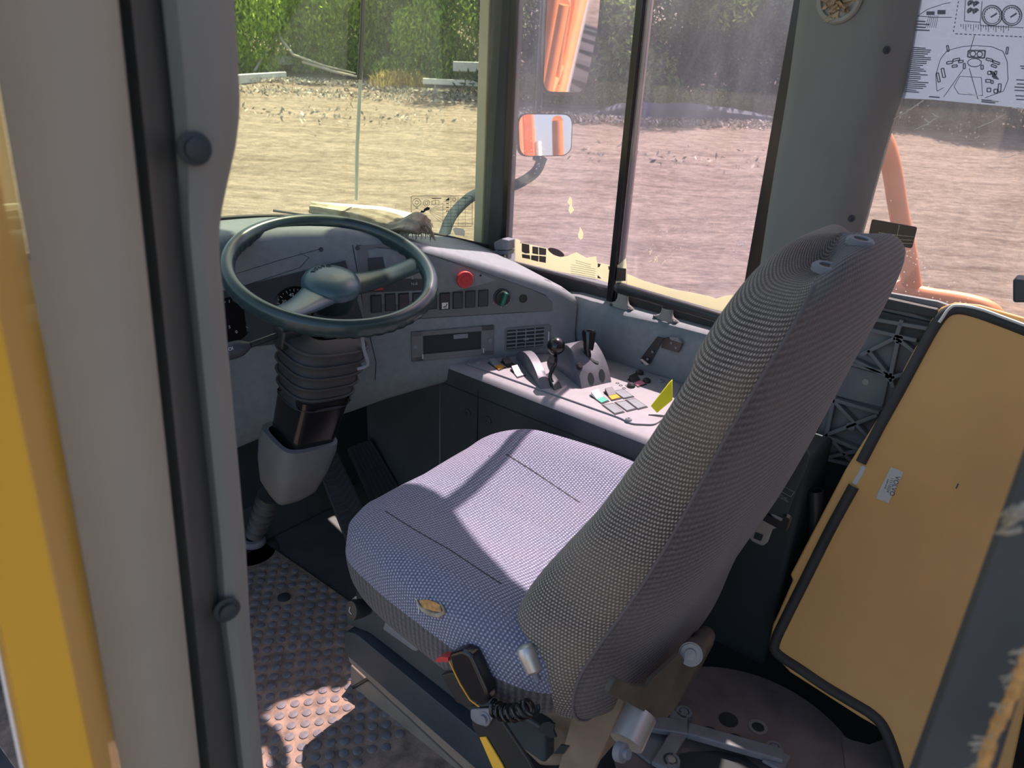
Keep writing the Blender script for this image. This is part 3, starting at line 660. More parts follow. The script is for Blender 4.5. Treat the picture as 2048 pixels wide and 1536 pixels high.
st = MB(); e0 = od(560, 668, 1.46); e1 = od(500, 690, 1.42); e2 = od(478, 697, 1.41); e3 = od(440, 708, 1.39)
st.tube([e0, e1], 0.006, 14); so = st.build('indicator_stalk', M_black, colm)
mb = MB(); mb.tube(smoothpts([e1, e2, (e2+e3)/2, e3], 4), [0.006, 0.009, 0.012, 0.0145, 0.0155, 0.016, 0.016, 0.016, 0.016, 0.016, 0.016, 0.016, 0.015], 16); mb.build('stalk_grip', M_darkpl, so)
dd = ray(463, 702); text('OI', od(462, 701, 1.365)+V(0, 0, 0.003), (e1-e3), -dd, 0.008, M_print, so, 'stalk_mark')
tube('tilt_lever', [od(722, 655, 1.50), od(728, 700, 1.50), od(736, 726, 1.50), od(730, 733, 1.50), od(715, 738, 1.50)], 0.0035, M_zinc, colm, 10, sm=3)

# ================================================================== SIDE CONSOLE
ZC = 0.60
cons = thing('side_console', 'grey side console with dusty angled top right of the seat', 'console', (1.42, 0.8, 0))
XE = 1.250
rws = []
ys = [1.215, 1.19, 1.12, 0.9, 0.75, 0.66, 0.60, 0.575]
for y in ys:
    rws.append([V(XE+0.012, y, 0.0), V(XE+0.006, y, 0.30), V(XE, y, 0.565), V(XE+0.001, y, ZC-0.012), V(XE+0.006, y, ZC-0.004), V(XE+0.014, y, ZC), V(XE+0.05, y, ZC+0.0), V(1.58, y, ZC+0.0)])
top = grid('top_shell', [[p for p in r[3:]] for r in rws], M_cons, cons, auto=50)
side = grid('side_panel', [[p for p in r[:4]] for r in rws], M_darkpl, cons, auto=50)
prism('end_panel', [(XE+0.004, 1.215, 0.0), (1.6, 1.0, 0.0), (1.6, 1.0, 0.59), (XE+0.004, 1.215, 0.59)], (0, 0.004, 0), M_dashp, cons)
prism('rear_end_panel', [(XE+0.004, 0.575, 0.0), (1.58, 0.575, 0.0), (1.58, 0.575, 0.599), (XE+0.01, 0.575, 0.596)], (0, -0.004, 0), M_darkpl, cons)
box('kick_panel', (XE+0.03, 1.36, 0.27), (0.012, 0.16, 0.27), M_darkpl, cons, 0.006)
mb = MB(); yS = ox(957, 830, XE+0.004).y
mb.box((XE-0.0006, yS, 0.40), (0.0012, 0.0015, 0.165)); mb.box((XE-0.0006, 0.89, 0.545), (0.0012, 0.31, 0.0012)); mb.build('panel_seam', M_void, cons)
for p in ((934, 826), (975, 841)):
    l = ox(p[0], p[1], XE); lathe('screw', [(0.011, 0), (0.011, 0.001), (0.007, 0.0015), (0.006, 0.003), (0.003, 0.003), (0.0025, 0.001), (0, 0.001)], l, (-1, 0, 0.0), M_darkpl, cons, 24)
# control plate on top
pp = [oz(x, y, ZC) for x, y in ((930, 728), (945, 722), (1090, 710), (1225, 728), (1345, 762), (1362, 774), (1330, 838), (1308, 852), (1262, 850), (1240, 838))]
plate = prism('control_plate', roundpoly(pp, 0.012, 4), (0, 0, 0.004), M_cons, cons, 0.0012)
ZP = ZC+0.004
for p in ((955, 726), (1257, 840), (1322, 763)):
    lathe('plate_screw', [(0.0075, 0), (0.0075, 0.002), (0.005, 0.0045), (0.0025, 0.0045), (0.002, 0.002), (0, 0.002)], oz(p[0], p[1], ZP), (0, 0, 1), M_dash, cons, 20)
def toggle(px4, col, lens, up=True, name='rocker_switch'):
    """px4 corners on the plate: far-left, far-right, near-right, near-left"""
    q = [oz(x, y, ZP) for x, y in px4]; f = prism(name, q, (0, 0, 0.0012), M_ink, cons)
    c = sum(q, Vector())/4; qi = [c+(p-c)*0.84+V(0, 0, 0.0012) for p in q]
    if up:
        a, bq, cq, dq = qi; m1 = a*0.45+dq*0.55; m2 = bq*0.45+cq*0.55; h = V(0, 0, 0.010)
        b = MB(); b.add([a, bq, m2, m1, a+h, bq+h, m2+V(0, 0, 0.0015), m1+V(0, 0, 0.0015)], [(0, 1, 2, 3), (4, 5, 6, 7), (0, 1, 5, 4), (3, 2, 6, 7), (0, 3, 7, 4), (1, 2, 6, 5)])
        b.build('paddle', col, f, 0.0006)
        prism('lens', [m1, m2, cq, dq], (0, 0, 0.0012), lens, f)
    else: prism('blank', qi, (0, 0, 0.001), M_dash, f, 0.0004)
    return f
C4 = lambda x, y: (860+x*600/2048, 560+y*600/2048)
toggle([C4(395, 565), C4(435, 553), C4(520, 602), C4(470, 622)], M_dash, M_amber)
toggle([C4(480, 560), C4(540, 548), C4(590, 585), C4(530, 600)], M_black, M_darkpl)
toggle([C4(545, 612), C4(595, 600), C4(655, 655), C4(595, 672)], M_black, M_print)
toggle([C4(1086, 788), C4(1140, 765), C4(1225, 830), C4(1172, 850)], M_white, M_grnlens)
toggle([C4(1182, 765), C4(1240, 750), C4(1310, 812), C4(1240, 828)], M_darkpl, M_amber)
toggle([C4(1245, 762), C4(1320, 748), C4(1395, 800), C4(1322, 815)], M_dash, M_dash, False)
toggle([C4(1172, 855), C4(1250, 842), C4(1330, 905), C4(1262, 922)], M_dash, M_dash, False)
toggle([C4(1258, 838), C4(1335, 825), C4(1412, 885), C4(1345, 902)], M_dash, M_dash, False)
toggle([C4(1332, 820), C4(1400, 810), C4(1488, 870), C4(1420, 888)], M_dash, M_dash, False)
toggle([C4(1345, 680), C4(1400, 655), C4(1480, 715), C4(1420, 735)], M_black, M_pink)
for p in ((1372, 728), (1478, 695), (1430, 640)): lathe('dark_button', [(0.010, 0), (0.009, 0.006), (0.005, 0.009), (0, 0.009)], oz(*C4(*p), ZP), (0, 0, 1), M_black, cons, 20)
for k, p in enumerate(((1280, 705), (1302, 720), (1325, 740), (1345, 722))):
    lathe('indicator_ring', [(0.0045, 0), (0.0045, 0.0006), (0.0032, 0.0006), (0.0032, 0.0)], oz(*C4(*p), ZP), (0, 0, 1), M_ink, cons, 16)

def hump(name, A, Bp, wd, h, m, parent, peak=0.45, n=16, taper=0.85, ss=5):
    """arched housing from A (far) to Bp (near); wd is the full width vector"""
    A, Bp, wd = Vector(A), Vector(Bp), Vector(wd); rws = []
    for j, u in enumerate((0, 0.0, 0.06, 0.5, 0.94, 1.0, 1.0)):
        r = []
        hs = (0.0, 0.90, 1.0, 1.0, 1.0, 0.90, 0.0)[j]
        for i in range(n+1):
            t = i/n; z = math.sin(math.pi*t**(math.log(0.5)/math.log(peak)))**0.75*h*hs if 0 < t < 1 else 0
            r.append(A*(1-t)+Bp*t+wd*(0.5+(u-0.5)*taper)+V(0, 0, z))
        rws.append(r)
    return grid(name, rws, m, parent, auto=50)
M_hump = mat('lever housing plastic', (0.075, 0.09, 0.115), 0.4, noise=0.08, dust=0.4, dustcol=(0.30, 0.28, 0.30), dscale=14)
gs = thing('gear_selector', 'black ball-topped lever on a low grey arched housing, nearer the dashboard', 'lever', tuple(oz(1065, 750, ZP)))
A1 = oz(1040, 722, ZP); B1 = oz(1080, 779, ZP); W1 = oz(1103, 776, ZP)-B1
hump('housing', oz(1034, 716, ZP)-W1*0.2, B1, W1, 0.040, M_hump, gs, 0.42)
pivot = oz(1108, 772, ZP); hump('lever_slot', oz(1082, 752, ZP), oz(1108, 782, ZP), (oz(1125, 775, ZP)-oz(1108, 782, ZP)), 0.012, M_darkpl, gs, 0.5)
def pix_at(px, py, ref): return od(px, py, (Vector(ref)-CC).dot(CF))
l0 = pivot; l3 = pix_at(1111, 712, pivot+V(0.0, 0.0, 0.04))
tube('lever', [l0, pix_at(1100, 752, l0), pix_at(1110, 728, l0), l3], 0.0045, M_gloss, gs, 12, sm=4)
bc = pix_at(1112, 692, pivot+V(0, 0, 0.03)); 
prof = [(0.0205*math.sin(math.pi*k/24), -0.0205*math.cos(math.pi*k/24)) for k in range(25)]; prof[0] = (0.006, -0.0205); prof[-1] = (0, 0.0205)
lathe('ball_knob', prof, bc, (0, 0, 1), M_gloss, gs, 40)
bl = thing('body_lever', 'cylindrical black T-knob lever on tall grey arched housing beside the wall', 'lever', tuple(oz(1180, 745, ZP)))
A2 = oz(1093, 722, ZP); B2_ = oz(1162, 778, ZP); W2 = oz(1224, 764, ZP)-B2_
hb = hump('housing', A2, B2_, W2, 0.072, M_hump, bl, 0.50, taper=0.96)
SH = Surf(hb)
for x, y, kx in ((1182, 757, 1), (1204, 750, 1)):
    l, n = SH.hit(x, y); Xa = W2.normalized(); Ya = n.cross(Xa)
    q = [l+Xa*0.008*math.cos(t)+Ya*(0.014*math.sin(t)) for t in [2*math.pi*k/20 for k in range(20)]]
    prism('finger_slot', q, n*0.0008, M_void, bl)
l, n = SH.hit(1158, 733); lathe('push_button', [(0.009, 0), (0.009, 0.002), (0.006, 0.0025), (0.0055, 0.006), (0, 0.006)], l, n, M_black, bl, 20)
q0, n = SH.hit(1168, 704); q1, _ = SH.hit(1196, 726); Xa = (q1-q0).normalized(); Ya = n.cross(Xa)
q = [(q0+q1)/2+Xa*((q1-q0).length/2+0.002)*math.cos(t)+Ya*0.008*math.sin(t) for t in [2*math.pi*k/24 for k in range(24)]]
prism('lever_gate', q, n*0.001, M_void, bl)
t0 = q0*0.6+q1*0.4; tube('lever', [t0-V(0, 0, 0.01), pix_at(1176, 700, t0)], 0.006, M_gloss, bl)
kb = pix_at(1177, 701, t0); kt = pix_at(1178, 662, t0+V(0, 0, 0.0)); ka = (kt-kb); L_ = ka.length
lathe('grip', [(0.010, 0), (0.0115, L_*0.08), (0.0140, L_*0.5), (0.0165, L_*0.88), (0.0168, L_*0.95), (0.0145, L_*1.04), (0.009, L_*1.09), (0, L_*1.10)], kb, ka, M_gloss, bl, 36)
rd = hump('red_flank', A2+W2*1.02+(B2_-A2)*0.25, A2+W2*1.02+(B2_-A2)*0.78, W2*0.08, 0.040, M_red, bl)

# yellow object tucked between console and seat
yc = thing('warning_tag', 'bright yellow vinyl tag wedged beside the seat back on the console', 'tag', tuple(oz(1318, 815, ZP)))
q = [pix_at(x, y, oz(1318, 815, ZC+0.02)) for x, y in ((1301, 812), (1314, 826), (1345, 800), (1345, 758), (1338, 765))]
prism('tag_body', q, ray(1318, 815).normalized()*0.006, M_yellow, yc, 0.002)

# ================================================================== RIGHT WALL TRIM, HANDRAIL, BRACKET
wt = thing('wall_trim', 'grey padded trim along the right wall under the sliding window', 'trim', (1.58, 0.5, 0.58))
rws = []
for y in (1.10, 1.092, 1.05, 0.9, 0.7, 0.6, 0.5, 0.44, 0.43):
    k = 0.02 if y == 1.10 else (0.006 if y == 1.092 else 0)
    rws.append([V(1.562+k, y, 0.58), V(1.552+k, y, 0.66), V(1.552+k, y, 0.700-k), V(1.558+k, y, 0.717-k), V(1.570+k, y, 0.729-k), V(1.588, y, 0.735-k), V(1.615, y, 0.736-k)])
grid('pad', rws, M_dash, wt, auto=50)
for y0 in ():
    pass
hr = thing('handrail', 'black grab rail on two cast brackets below the sliding side window', 'handrail', (1.60, 0.85, 0.76))
ra = ox(1236, 575, 1.583); rb = ox(1422, 630, 1.583); dd = (rb-ra).normalized()
tube('rail', [ra, ra+dd*0.01, ra+dd*0.32, ra+dd*0.42], [0.012, 0.0138, 0.0138, 0.0138], M_black, hr, 16)
lathe('rail_end', [(0.0135, -0.004), (0.0118, 0.004), (0.008, 0.009), (0, 0.0115)], ra+dd*0.002, -dd, M_black, hr, 16)
for (bx, by), fl_ in (((1262, 612), ((1222, 602), (1277, 618))), ((1345, 640), ((1325, 640), (1350, 632)))):
    top_ = ox(bx+3, by-20, 1.587); foot = [V(1.600, p.y, 0.735) for p in (ox(fl_[0][0], fl_[0][1], 1.60), ox(fl_[1][0], fl_[1][1], 1.60))]
    fy0 = max(foot[0].y, foot[1].y); fy1 = min(foot[0].y, foot[1].y)
    g = MB(); rws = []
    for t, w0 in ((0, 0.036), (0.12, 0.034), (0.3, 0.020), (0.6, 0.015), (1, 0.014)):
        c = V(1.588, (fy0+fy1)/2, 0.733)*(1-t)+V(1.587, (fy0+fy1)/2, top_.z)*t
        rws.append([c+V(0.012*(1-t*0.3)*math.cos(a), w0*math.sin(a), 0) for a in [2*math.pi*k/20 for k in range(20)]])
    grid('rail_bracket', rws, M_trim, hr, closed=True)
    for s_ in (-1, 1): lathe('bracket_screw', [(0.006, 0), (0.006, 0.002), (0.003, 0.004), (0, 0.003)], V(1.582, (fy0+fy1)/2+s_*0.026, 0.735), (-0.3, 0, 1), M_darkpl, hr, 14)
# small L bracket screwed to the trim
br = thing('phone_bracket', 'small black metal clip bracket screwed to the right wall trim', 'bracket', tuple(ox(1320, 710, 1.565)))
q = [ox(*C4(x, y), 1.549) for x, y in ((1555, 385), (1600, 395), (1500, 575), (1450, 570), (1436, 540))]
prism('arm', q, (-0.003, 0, 0), M_black, br, 0.001)
q = [ox(*C4(x, y), 1.546) for x, y in ((1600, 395), (1640, 385), (1700, 405), (1728, 432), (1700, 495), (1580, 460))]
prism('plate', q, (-0.003, 0, 0), M_gloss, br, 0.001)
q = [ox(*C4(x, y), 1.536) for x, y in ((1433, 540), (1450, 535), (1500, 575), (1480, 583))]
prism('clip', q, (-0.004, 0, 0), M_alu, br, 0.001)
q = [ox(*C4(x, y), 1.541) for x, y in ((1640, 385), (1700, 392), (1728, 430), (1700, 420), (1650, 405))]
prism('hook', q, (-0.006, 0, 0), M_zinc, br, 0.001)
for p in ((1520, 490), (1487, 540), (1680, 462), (1648, 430)): lathe('rivet', [(0.003, 0), (0.003, 0.002), (0, 0.002)], ox(*C4(*p), 1.5445), (-1, 0, 0), M_zinc, br, 12)

# window latch block at the lower front corner of the sliding pane
wl_ = thing('window_latch', 'grey window latch block at front corner of the sliding pane', 'latch', tuple(ox(1015, 495, 1.59)))
q = [ox(x, y, 1.60) for x, y in ((1001, 482), (1016, 474), (1030, 477), (1030, 497), (1003, 497))]
prism('latch_body', q, (-0.03, 0, 0), M_zinc, wl_, 0.003)
q = [ox(x, y, 1.60) for x, y in ((998, 499), (1030, 498), (1028, 506), (1000, 508))]
prism('latch_plate', q, (-0.026, 0, 0), M_zinc, wl_, 0.002)
lathe('latch_pin', [(0.003, 0), (0.003, 0.010), (0.0045, 0.012), (0, 0.013)], ox(1009, 517, 1.58), (0, 0, 1), M_alu, wl_, 12)

# torn cream stickers on the sliding pane, and small scraps
def wsheet(name, px, m, X, parent, th=0.0006):
    return prism(name, [ox(x, y, X) for x, y in px], (-th, 0, 0), m, parent, smooth=False)
XG = XW-0.0125
ts = thing('torn_sticker', 'torn cream paper warning sticker along bottom of the sliding window', 'sticker', tuple(ox(1120, 540, XG)))
C6 = lambda x, y: (980+x*480/2048, 440+y*480/2048)
torn = [(218, 160), (258, 175), (255, 205), (275, 195), (480, 240), (500, 262), (540, 300), (600, 318), (660, 308), (700, 290), (735, 275), (780, 300), (820, 322), (905, 310), (915, 365), (960, 372), (1060, 390), (1100, 380), (1160, 325), (1168, 400), (1165, 540), (1040, 545), (900, 500), (560, 435), (215, 350)]
wsheet('paper', [C6(*p) for p in torn], M_stick, XG, ts)
M_patch = mat('peeled dark patch', (0.09, 0.065, 0.055), 0.8)
for q in ([(272, 197), (335, 210), (338, 285), (300, 285), (272, 270)], [(273, 290), (340, 300), (345, 335), (275, 322)], [(362, 225), (412, 232), (412, 295), (362, 285)], [(418, 232), (480, 245), (478, 300), (420, 296)], [(352, 300), (415, 306), (412, 355), (352, 340)], [(420, 305), (478, 312), (476, 366), (420, 355)],
          [(920, 370), (945, 375), (935, 400), (920, 405)], [(1010, 395), (1062, 392), (1062, 440), (1030, 445), (1012, 420)], [(1075, 405), (1162, 415), (1158, 520), (1075, 520)], [(920, 470), (950, 500), (918, 495)], [(1040, 480), (1060, 478), (1060, 520), (1045, 515)]):
    wsheet('dark_patch', [C6(*p) for p in q], M_patch, XG-0.0008, ts)
mb = MB()
for k in range(8):
    y = 345+k*18; a = ox(*C6(690+ (40 if k < 2 else 0), y-k*0+0), XG-0.0012); c = ox(*C6(900-(40 if k < 2 else 0), y+38), XG-0.0012); ribbon(mb, [a, c], (-1, 0, 0), 0.0012, 0.0002)
for a, c in (((1080, 410), (1110, 460)), ((1110, 460), (1090, 520)), ((1110, 460), (1140, 440)), ((1110, 460), (1130, 500))): pass
M_greytext = mat('faded print', (0.62, 0.60, 0.42), 0.8); mb.build('printed_lines', M_greytext, ts, smooth=False)
oval = [C6(565+68*math.cos(t)+math.sin(t)*8, 275+32*math.sin(t)+22*math.cos(t)) for t in [2*math.pi*k/24 for k in range(24)]]
tag(wsheet('oval_sticker', oval, M_patch, XG-0.0003, None), 'small dark oval sticker above the torn cream sticker', 'sticker')
sp_ = thing('sticker_scrap', 'torn cream sticker scrap stuck midway up the sliding pane', 'sticker', tuple(ox(1142, 410, XG)))
wsheet('paper', [C6(768+760/1e9+dx, 60+dy) for dx, dy in ((0, 0), (18, 30), (30, 60), (22, 100), (5, 108), (-14, 90), (-16, 60), (-6, 36))], M_stick, XG, sp_)
sp_ = thing('sticker_scrap', 'upper cream sticker scrap on the sliding pane, with pointed top', 'sticker', tuple(ox(1142, 405, XG)))
wsheet('paper', [(1140, 393), (1144, 400), (1144, 412), (1148, 420), (1141, 428), (1137, 420), (1140, 410), (1135, 405)], M_stick, XG, sp_)
bs = thing('sticker_residue', 'cream sticker residue strip along the bottom of the fixed pane', 'sticker', tuple(ox(1350, 600, XW+0.01)))
wsheet('paper', [C6(*p) for p in ((1172, 460), (1240, 490), (1310, 520), (1450, 560), (1600, 600), (1750, 625), (1860, 650), (1930, 670), (2000, 650), (2080, 640), (2080, 800), (1900, 760), (1170, 580))], M_stick, XW+0.010, bs)
mb = MB()
random.seed(11)
for k in range(9):
    x, y = 1340+random.uniform(0, 130), 270+random.uniform(0, 110); a = ox(*C6(x, y), XW+0.011); c = ox(*C6(x+random.uniform(5, 40), y-random.uniform(15, 40)), XW+0.011); ribbon(mb, [a, c], (-1, 0, 0), 0.0012, 0.0003)
tag(mb.build('scratches', M_stick, None, smooth=False), 'pale scratch marks on the lower fixed pane', 'scratch')

# ================================================================== SEAT
seat = thing('driver_seat', 'grey woven fabric driver seat with sagging worn cushion and tall backrest', 'seat', (0.93, 0.6, 0.0))
def lerp_tab(tab, t):
    for (a, va), (c, vc) in zip(tab[:-1], tab[1:]):
        if t <= c: k = (t-a)/(c-a); k = k*k*(3-2*k)*0.5+k*0.5; return va*(1-k)+vc*k
    return tab[-1][1]
# cushion: plan outline (centre x .93), superellipse rings from the skirt up and over the crown
def outline(s, n=72):
    pts = smoothpts([(0.725, 0.915, 0), (0.80, 0.945, 0), (0.93, 0.957, 0), (1.06, 0.957, 0), (1.125, 0.945, 0), (1.168, 0.90, 0), (1.195, 0.82, 0), (1.215, 0.66, 0), (1.19, 0.50, 0), (1.10, 0.42, 0), (0.93, 0.40, 0), (0.76, 0.41, 0),
                     (0.675, 0.45, 0), (0.638, 0.55, 0), (0.640, 0.68, 0), (0.650, 0.78, 0), (0.670, 0.865, 0)], 5, closed=True)
    c = V(0.93, 0.67, 0); return [c+(p-c)*s for p in pts]
RG = [(0.93, 0.440), (0.965, 0.445), (0.985, 0.46), (0.995, 0.478), (1.0, 0.497), (1.003, 0.512), (1.0, 0.527), (0.985, 0.541), (0.955, 0.553), (0.90, 0.562), (0.80, 0.566), (0.65, 0.563), (0.45, 0.556), (0.22, 0.552), (0.02, 0.551), (0.0002, 0.551)]
rows = []; cxc = V(0.93, 0.67, 0)
for s, z in RG:
    r = []
    for p in outline(s):
        dz = 0
        if s < 0.99 and z > 0.52:
            u = (p.x-0.93)/0.26; side = max(0, abs(u)-0.50)/0.4; dz += 0.018*min(1, side)**1.0-0.010*max(0, 1-abs(u)/0.6)
        dz -= 0.030*max(0, (0.60-p.y)/0.2)*(1 if z > 0.5 else 0.3); dz -= 0.015*max(0, (p.y-0.86)/0.1) if z > 0.52 else 0
        # forward edge lies a little higher skirt
        q = V(p.x, p.y, z+dz)
        if z < 0.49: q.z += 0.02*max(0, (p.y-0.8)/0.15)
        r.append(q)
    rows.append(r)
nc = len(rows[0]); uv = []; mi = []
for i, r in enumerate(rows):
    per = 0
    for k, p in enumerate(r):
        if RG[i][1] < 0.52 and i <= 6: uv.append((k*0.0247, p.z))
        else: uv.append((p.x, p.y))
# two meshes so the plain-top and the ribbed skirt carry their own cloth
def sub(rows, uvf, name, m, parent, closed=True):
    vs = [uvf(i, k, p) for i, r in enumerate(rows) for k, p in enumerate(r)]
    return grid(name, rows, m, parent, closed=closed, uv=vs, auto=70)
rt_ = rows[5:]; acc = [[0]*nc for _ in rt_]
for i in range(len(rt_)-2, -1, -1):
    for k in range(nc): acc[i][k] = acc[i+1][k]+(rt_[i][k]-rt_[i+1][k]).length
def cuv(i, k, p):
    d_ = rt_[0][k]-cxc; d_.z = 0; d_.normalize(); return (0.93+d_.x*acc[i][k], 0.67+d_.y*acc[i][k])
topo = sub(rt_, cuv, 'cushion_top', M_cush, seat)
pers = [0]
for k in range(1, nc): pers.append(pers[-1]+(rows[4][k]-rows[4][k-1]).length)
skr = [r+[r[0]] for r in rows[:6]]
sk = grid('cushion_side', skr, M_cushs, seat, uv=[(pers[k] if k < nc else pers[-1]+0.02, sum((skr[j][k]-skr[j-1][k]).length for j in range(1, i+1))) for i in range(6) for k in range(nc+1)], auto=70)
ST_ = Surf(topo, sk)
line([(770, 1022), (830, 1060), (900, 1100), (960, 1140), (1003, 1168)], 'cushion_seam', 0.0022, M_ink, ST_, seat, 0.0006)
line([(1012, 908), (1060, 938), (1100, 965), (1140, 992), (1160, 1005)], 'cushion_seam', 0.0022, M_ink, ST_, seat, 0.0006)
for p in ((978, 912), (1044, 992)):
    l, n = ST_.hit(*p); lathe('burn_hole', [(0.0018, -0.0005), (0.0018, 0.0003), (0, 0.0003)], l, n, M_ink, seat, 10)
# torn patch with yellow foam
C7 = lambda x, y: (640+x*820/2048, 1150+y*820/2048)
C8 = lambda x, y: (640+x*660/2048, 820+y*660/2048)
def spatch(name, px, th, m, lift=0.001, S_=ST_):
    return S_.patch(name, px, th, m, seat, lift)
spatch('exposed_foam', [C7(500, 125), C7(540, 122), C7(580, 135), C7(605, 150), C7(612, 185), C7(570, 180), C7(520, 165)], 0.0015, M_foam)
hs = [ST_.hit(*C7(*p)) for p in ((487, 118), (500, 150), (520, 170), (560, 190), (600, 198), (628, 185), (620, 165), (608, 145), (600, 172))]
tube('torn_edge', [h[0]+h[1]*0.0025 for h in hs], [0.0012, 0.0018, 0.0032, 0.0038, 0.0036, 0.003, 0.002, 0.0012, 0.001], M_towel, seat, 8)
hs = [ST_.hit(*C7(*p)) for p in ((487, 115), (494, 140), (500, 165), (499, 190))]
tube('loose_thread', [h[0]+h[1]*0.003 for h in hs], 0.0008, M_white, seat, 6)

# backrest: profile table z -> (front y, rear y, half width, centre x)
BP = [  # z, front, rear, half
    (0.405, 0.46, 0.41, 0.17), (0.412, 0.50, 0.39, 0.215), (0.43, 0.54, 0.385, 0.250), (0.47, 0.566, 0.380, 0.270), (0.53, 0.572, 0.368, 0.276),
    (0.60, 0.552, 0.345, 0.270), (0.68, 0.508, 0.318, 0.260), (0.76, 0.460, 0.296, 0.254), (0.84, 0.420, 0.277, 0.247), (0.92, 0.385, 0.259, 0.240),
    (0.98, 0.363, 0.244, 0.233), (1.03, 0.348, 0.232, 0.226), (1.07, 0.335, 0.224, 0.209), (1.10, 0.322, 0.222, 0.190), (1.118, 0.310, 0.228, 0.162), (1.128, 0.298, 0.238, 0.13), (1.131, 0.28, 0.255, 0.06)]
CXB = 0.945
CXB = 0.955
BPs = []
zz = [b_[0] for b_ in BP]
P3 = smoothpts([V(b_[0], b_[1], b_[2]) for b_ in BP], 3); H3 = smoothpts([V(b_[0], b_[3], 0) for b_ in BP], 3)
rows = []; NCB = 72
for a, h in zip(P3, H3):
    z, fy, ry, hw = a.x, a.y, a.z, h.y; r = []
    for k in range(NCB):
        t = 2*math.pi*k/NCB; ca, sa = math.cos(t), math.sin(t); p = 3.4
        X = hw*math.copysign(abs(ca)**(2/p), ca); Y = math.copysign(abs(sa)**(2/p), sa)
        cy = (fy+ry)/2; dy = (fy-ry)/2
        conc = 0.020*(1-(X/hw)**2)*(-1 if Y > 0 else 0) if 0.5 < z < 1.0 else 0   # slightly dished front
        bulge = 0.012*(1-(X/hw)**2)*(-1 if Y < 0 else 0)
        zoff = -0.028*(X/hw)**4*max(0, (z-0.95)/0.17)
        r.append(V(CXB+X, cy+Y*dy+conc+bulge, z+zoff))
    rows.append(r)
rows.append([V(CXB+(p.x-CXB)*0.1, 0.267, 1.131) for p in rows[-1]])
vlen = [0]
for i in range(1, len(rows)): vlen.append(vlen[-1]+(rows[i][NCB//2]-rows[i-1][NCB//2]).length)
def ring_u(i):
    r = rows[i]; u = [0]
    for k in range(1, NCB): u.append(u[-1]+(r[k]-r[k-1]).length)
    return u
RU = ring_u(12)
# column ranges: seam runs at the rear-left corner; woven cloth wraps front and sides, ribbed cloth the rear
k1 = 41; k2 = 67
wov = [r[k2:]+r[:k1+1] for r in rows]; rib = [r[k1:k2+1] for r in rows]
off = lambda k: (RU[(k+k2) % NCB]+(RU[-1] if (k+k2) >= NCB else 0))
bk = grid('backrest', wov, M_back, seat, uv=[(off(k), vlen[i]) for i, r in enumerate(wov) for k in range(len(r))], auto=70)
bk2 = grid('backrest_rear', rib, M_backs, seat, uv=[(vlen[i], RU[k1+k]) for i, r in enumerate(rib) for k in range(len(r))], auto=70)
SB = Surf(bk, bk2)
mb = MB(); mb.tube([r[k1]+V(-0.001, -0.001, 0) for r in rows[3:-6]], 0.002, 8); mb.build('backrest_piping', M_backs, seat)
for p in ((1720, 484), (1652, 537)):
    l = oz(p[0], p[1], 1.12); l, n = SB.hit(*p); n = V(-0.05, -0.1, 1).normalized()
    lathe('headrest_socket', [(0.0155, -0.003), (0.0155, 0.002), (0.013, 0.0045), (0.0085, 0.0045), (0.008, 0.001), (0, 0.001)], l, n, M_zinc, seat, 32)
    lathe('socket_hole', [(0.0082, 0), (0.0082, 0.0028), (0, 0.0028)], l, n, M_ink, seat, 24)
# recline lever
p0, n0 = SB.hit(*C7(1085, 530)); l0 = pix_at(*C7(1085, 525), p0-n0*0.0+(CC-p0).normalized()*0.02); l1 = pix_at(*C7(1068, 470), l0); l2 = pix_at(*C7(1018, 350), l0)
rl = tube('recline_lever', [l0, l1], 0.005, M_zinc, seat)
ax1 = l2-l1; L1 = ax1.length; lathe('lever_grip', [(0.009, -0.004), (0.0125, 0), (0.0135, L1*0.5), (0.014, L1*0.8), (0.011, L1*0.96), (0.005, L1*1.02), (0, L1*1.03)], l1, ax1, M_alu, rl, 24)

# ================================================================== SEAT BASE / SUSPENSION
def sx(px, X): return [ox(*p, X) for p in px]
baseT = thing('seat_suspension', 'black sprung seat suspension base with dusty tan metal pan', 'seat base', (0.95, 0.65, 0.0))
# cast floor of the base
prism('floor_rail', sx([(700, 1330), (960, 1575), (960, 1620), (700, 1375)], 0.80), (0.30, 0, 0), M_tan, baseT, 0.004)
prism('lower_rail', roundpoly(sx([(688, 1262), (712, 1268), (960, 1475), (1010, 1560), (960, 1545), (690, 1308)], 0.76), 0.014), (0.36, 0, 0), M_darkpl, baseT, 0.006)
prism('lower_trim', sx([(694, 1304), (960, 1541), (1000, 1580), (975, 1580), (700, 1325)], 0.768), (0.02, 0, 0), M_tan, baseT)
prism('upper_rail', roundpoly(sx([(690, 1218), (704, 1195), (800, 1240), (980, 1390), (1090, 1460), (1090, 1530), (960, 1440), (740, 1268), (693, 1250)], 0.775), 0.010), (0.33, 0, 0), M_darkpl, baseT, 0.005)
prism('side_pan', sx([(800, 1210), (1010, 1330), (1120, 1400), (1180, 1400), (1240, 1390), (1215, 1470), (1190, 1536), (1080, 1536), (940, 1400), (840, 1300)], 0.80), (0.28, 0, 0), M_tan, baseT, 0.01)
prism('fold_panel', sx([(1150, 1405), (1235, 1385), (1250, 1400), (1180, 1560), (1110, 1560)], 0.775), (0.012, 0, 0), M_tan, baseT, 0.003)
prism('hinge_cutout', sx([C7(1110, 740), C7(1140, 732), C7(1170, 745), C7(1165, 775), C7(1180, 810), C7(1150, 815), C7(1085, 778)], 0.773), (0.003, 0, 0), M_void, baseT)
prism('hinge_cutout', sx([C7(1165, 893), C7(1200, 850), C7(1245, 855), C7(1215, 895)], 0.773), (0.003, 0, 0), M_void, baseT)
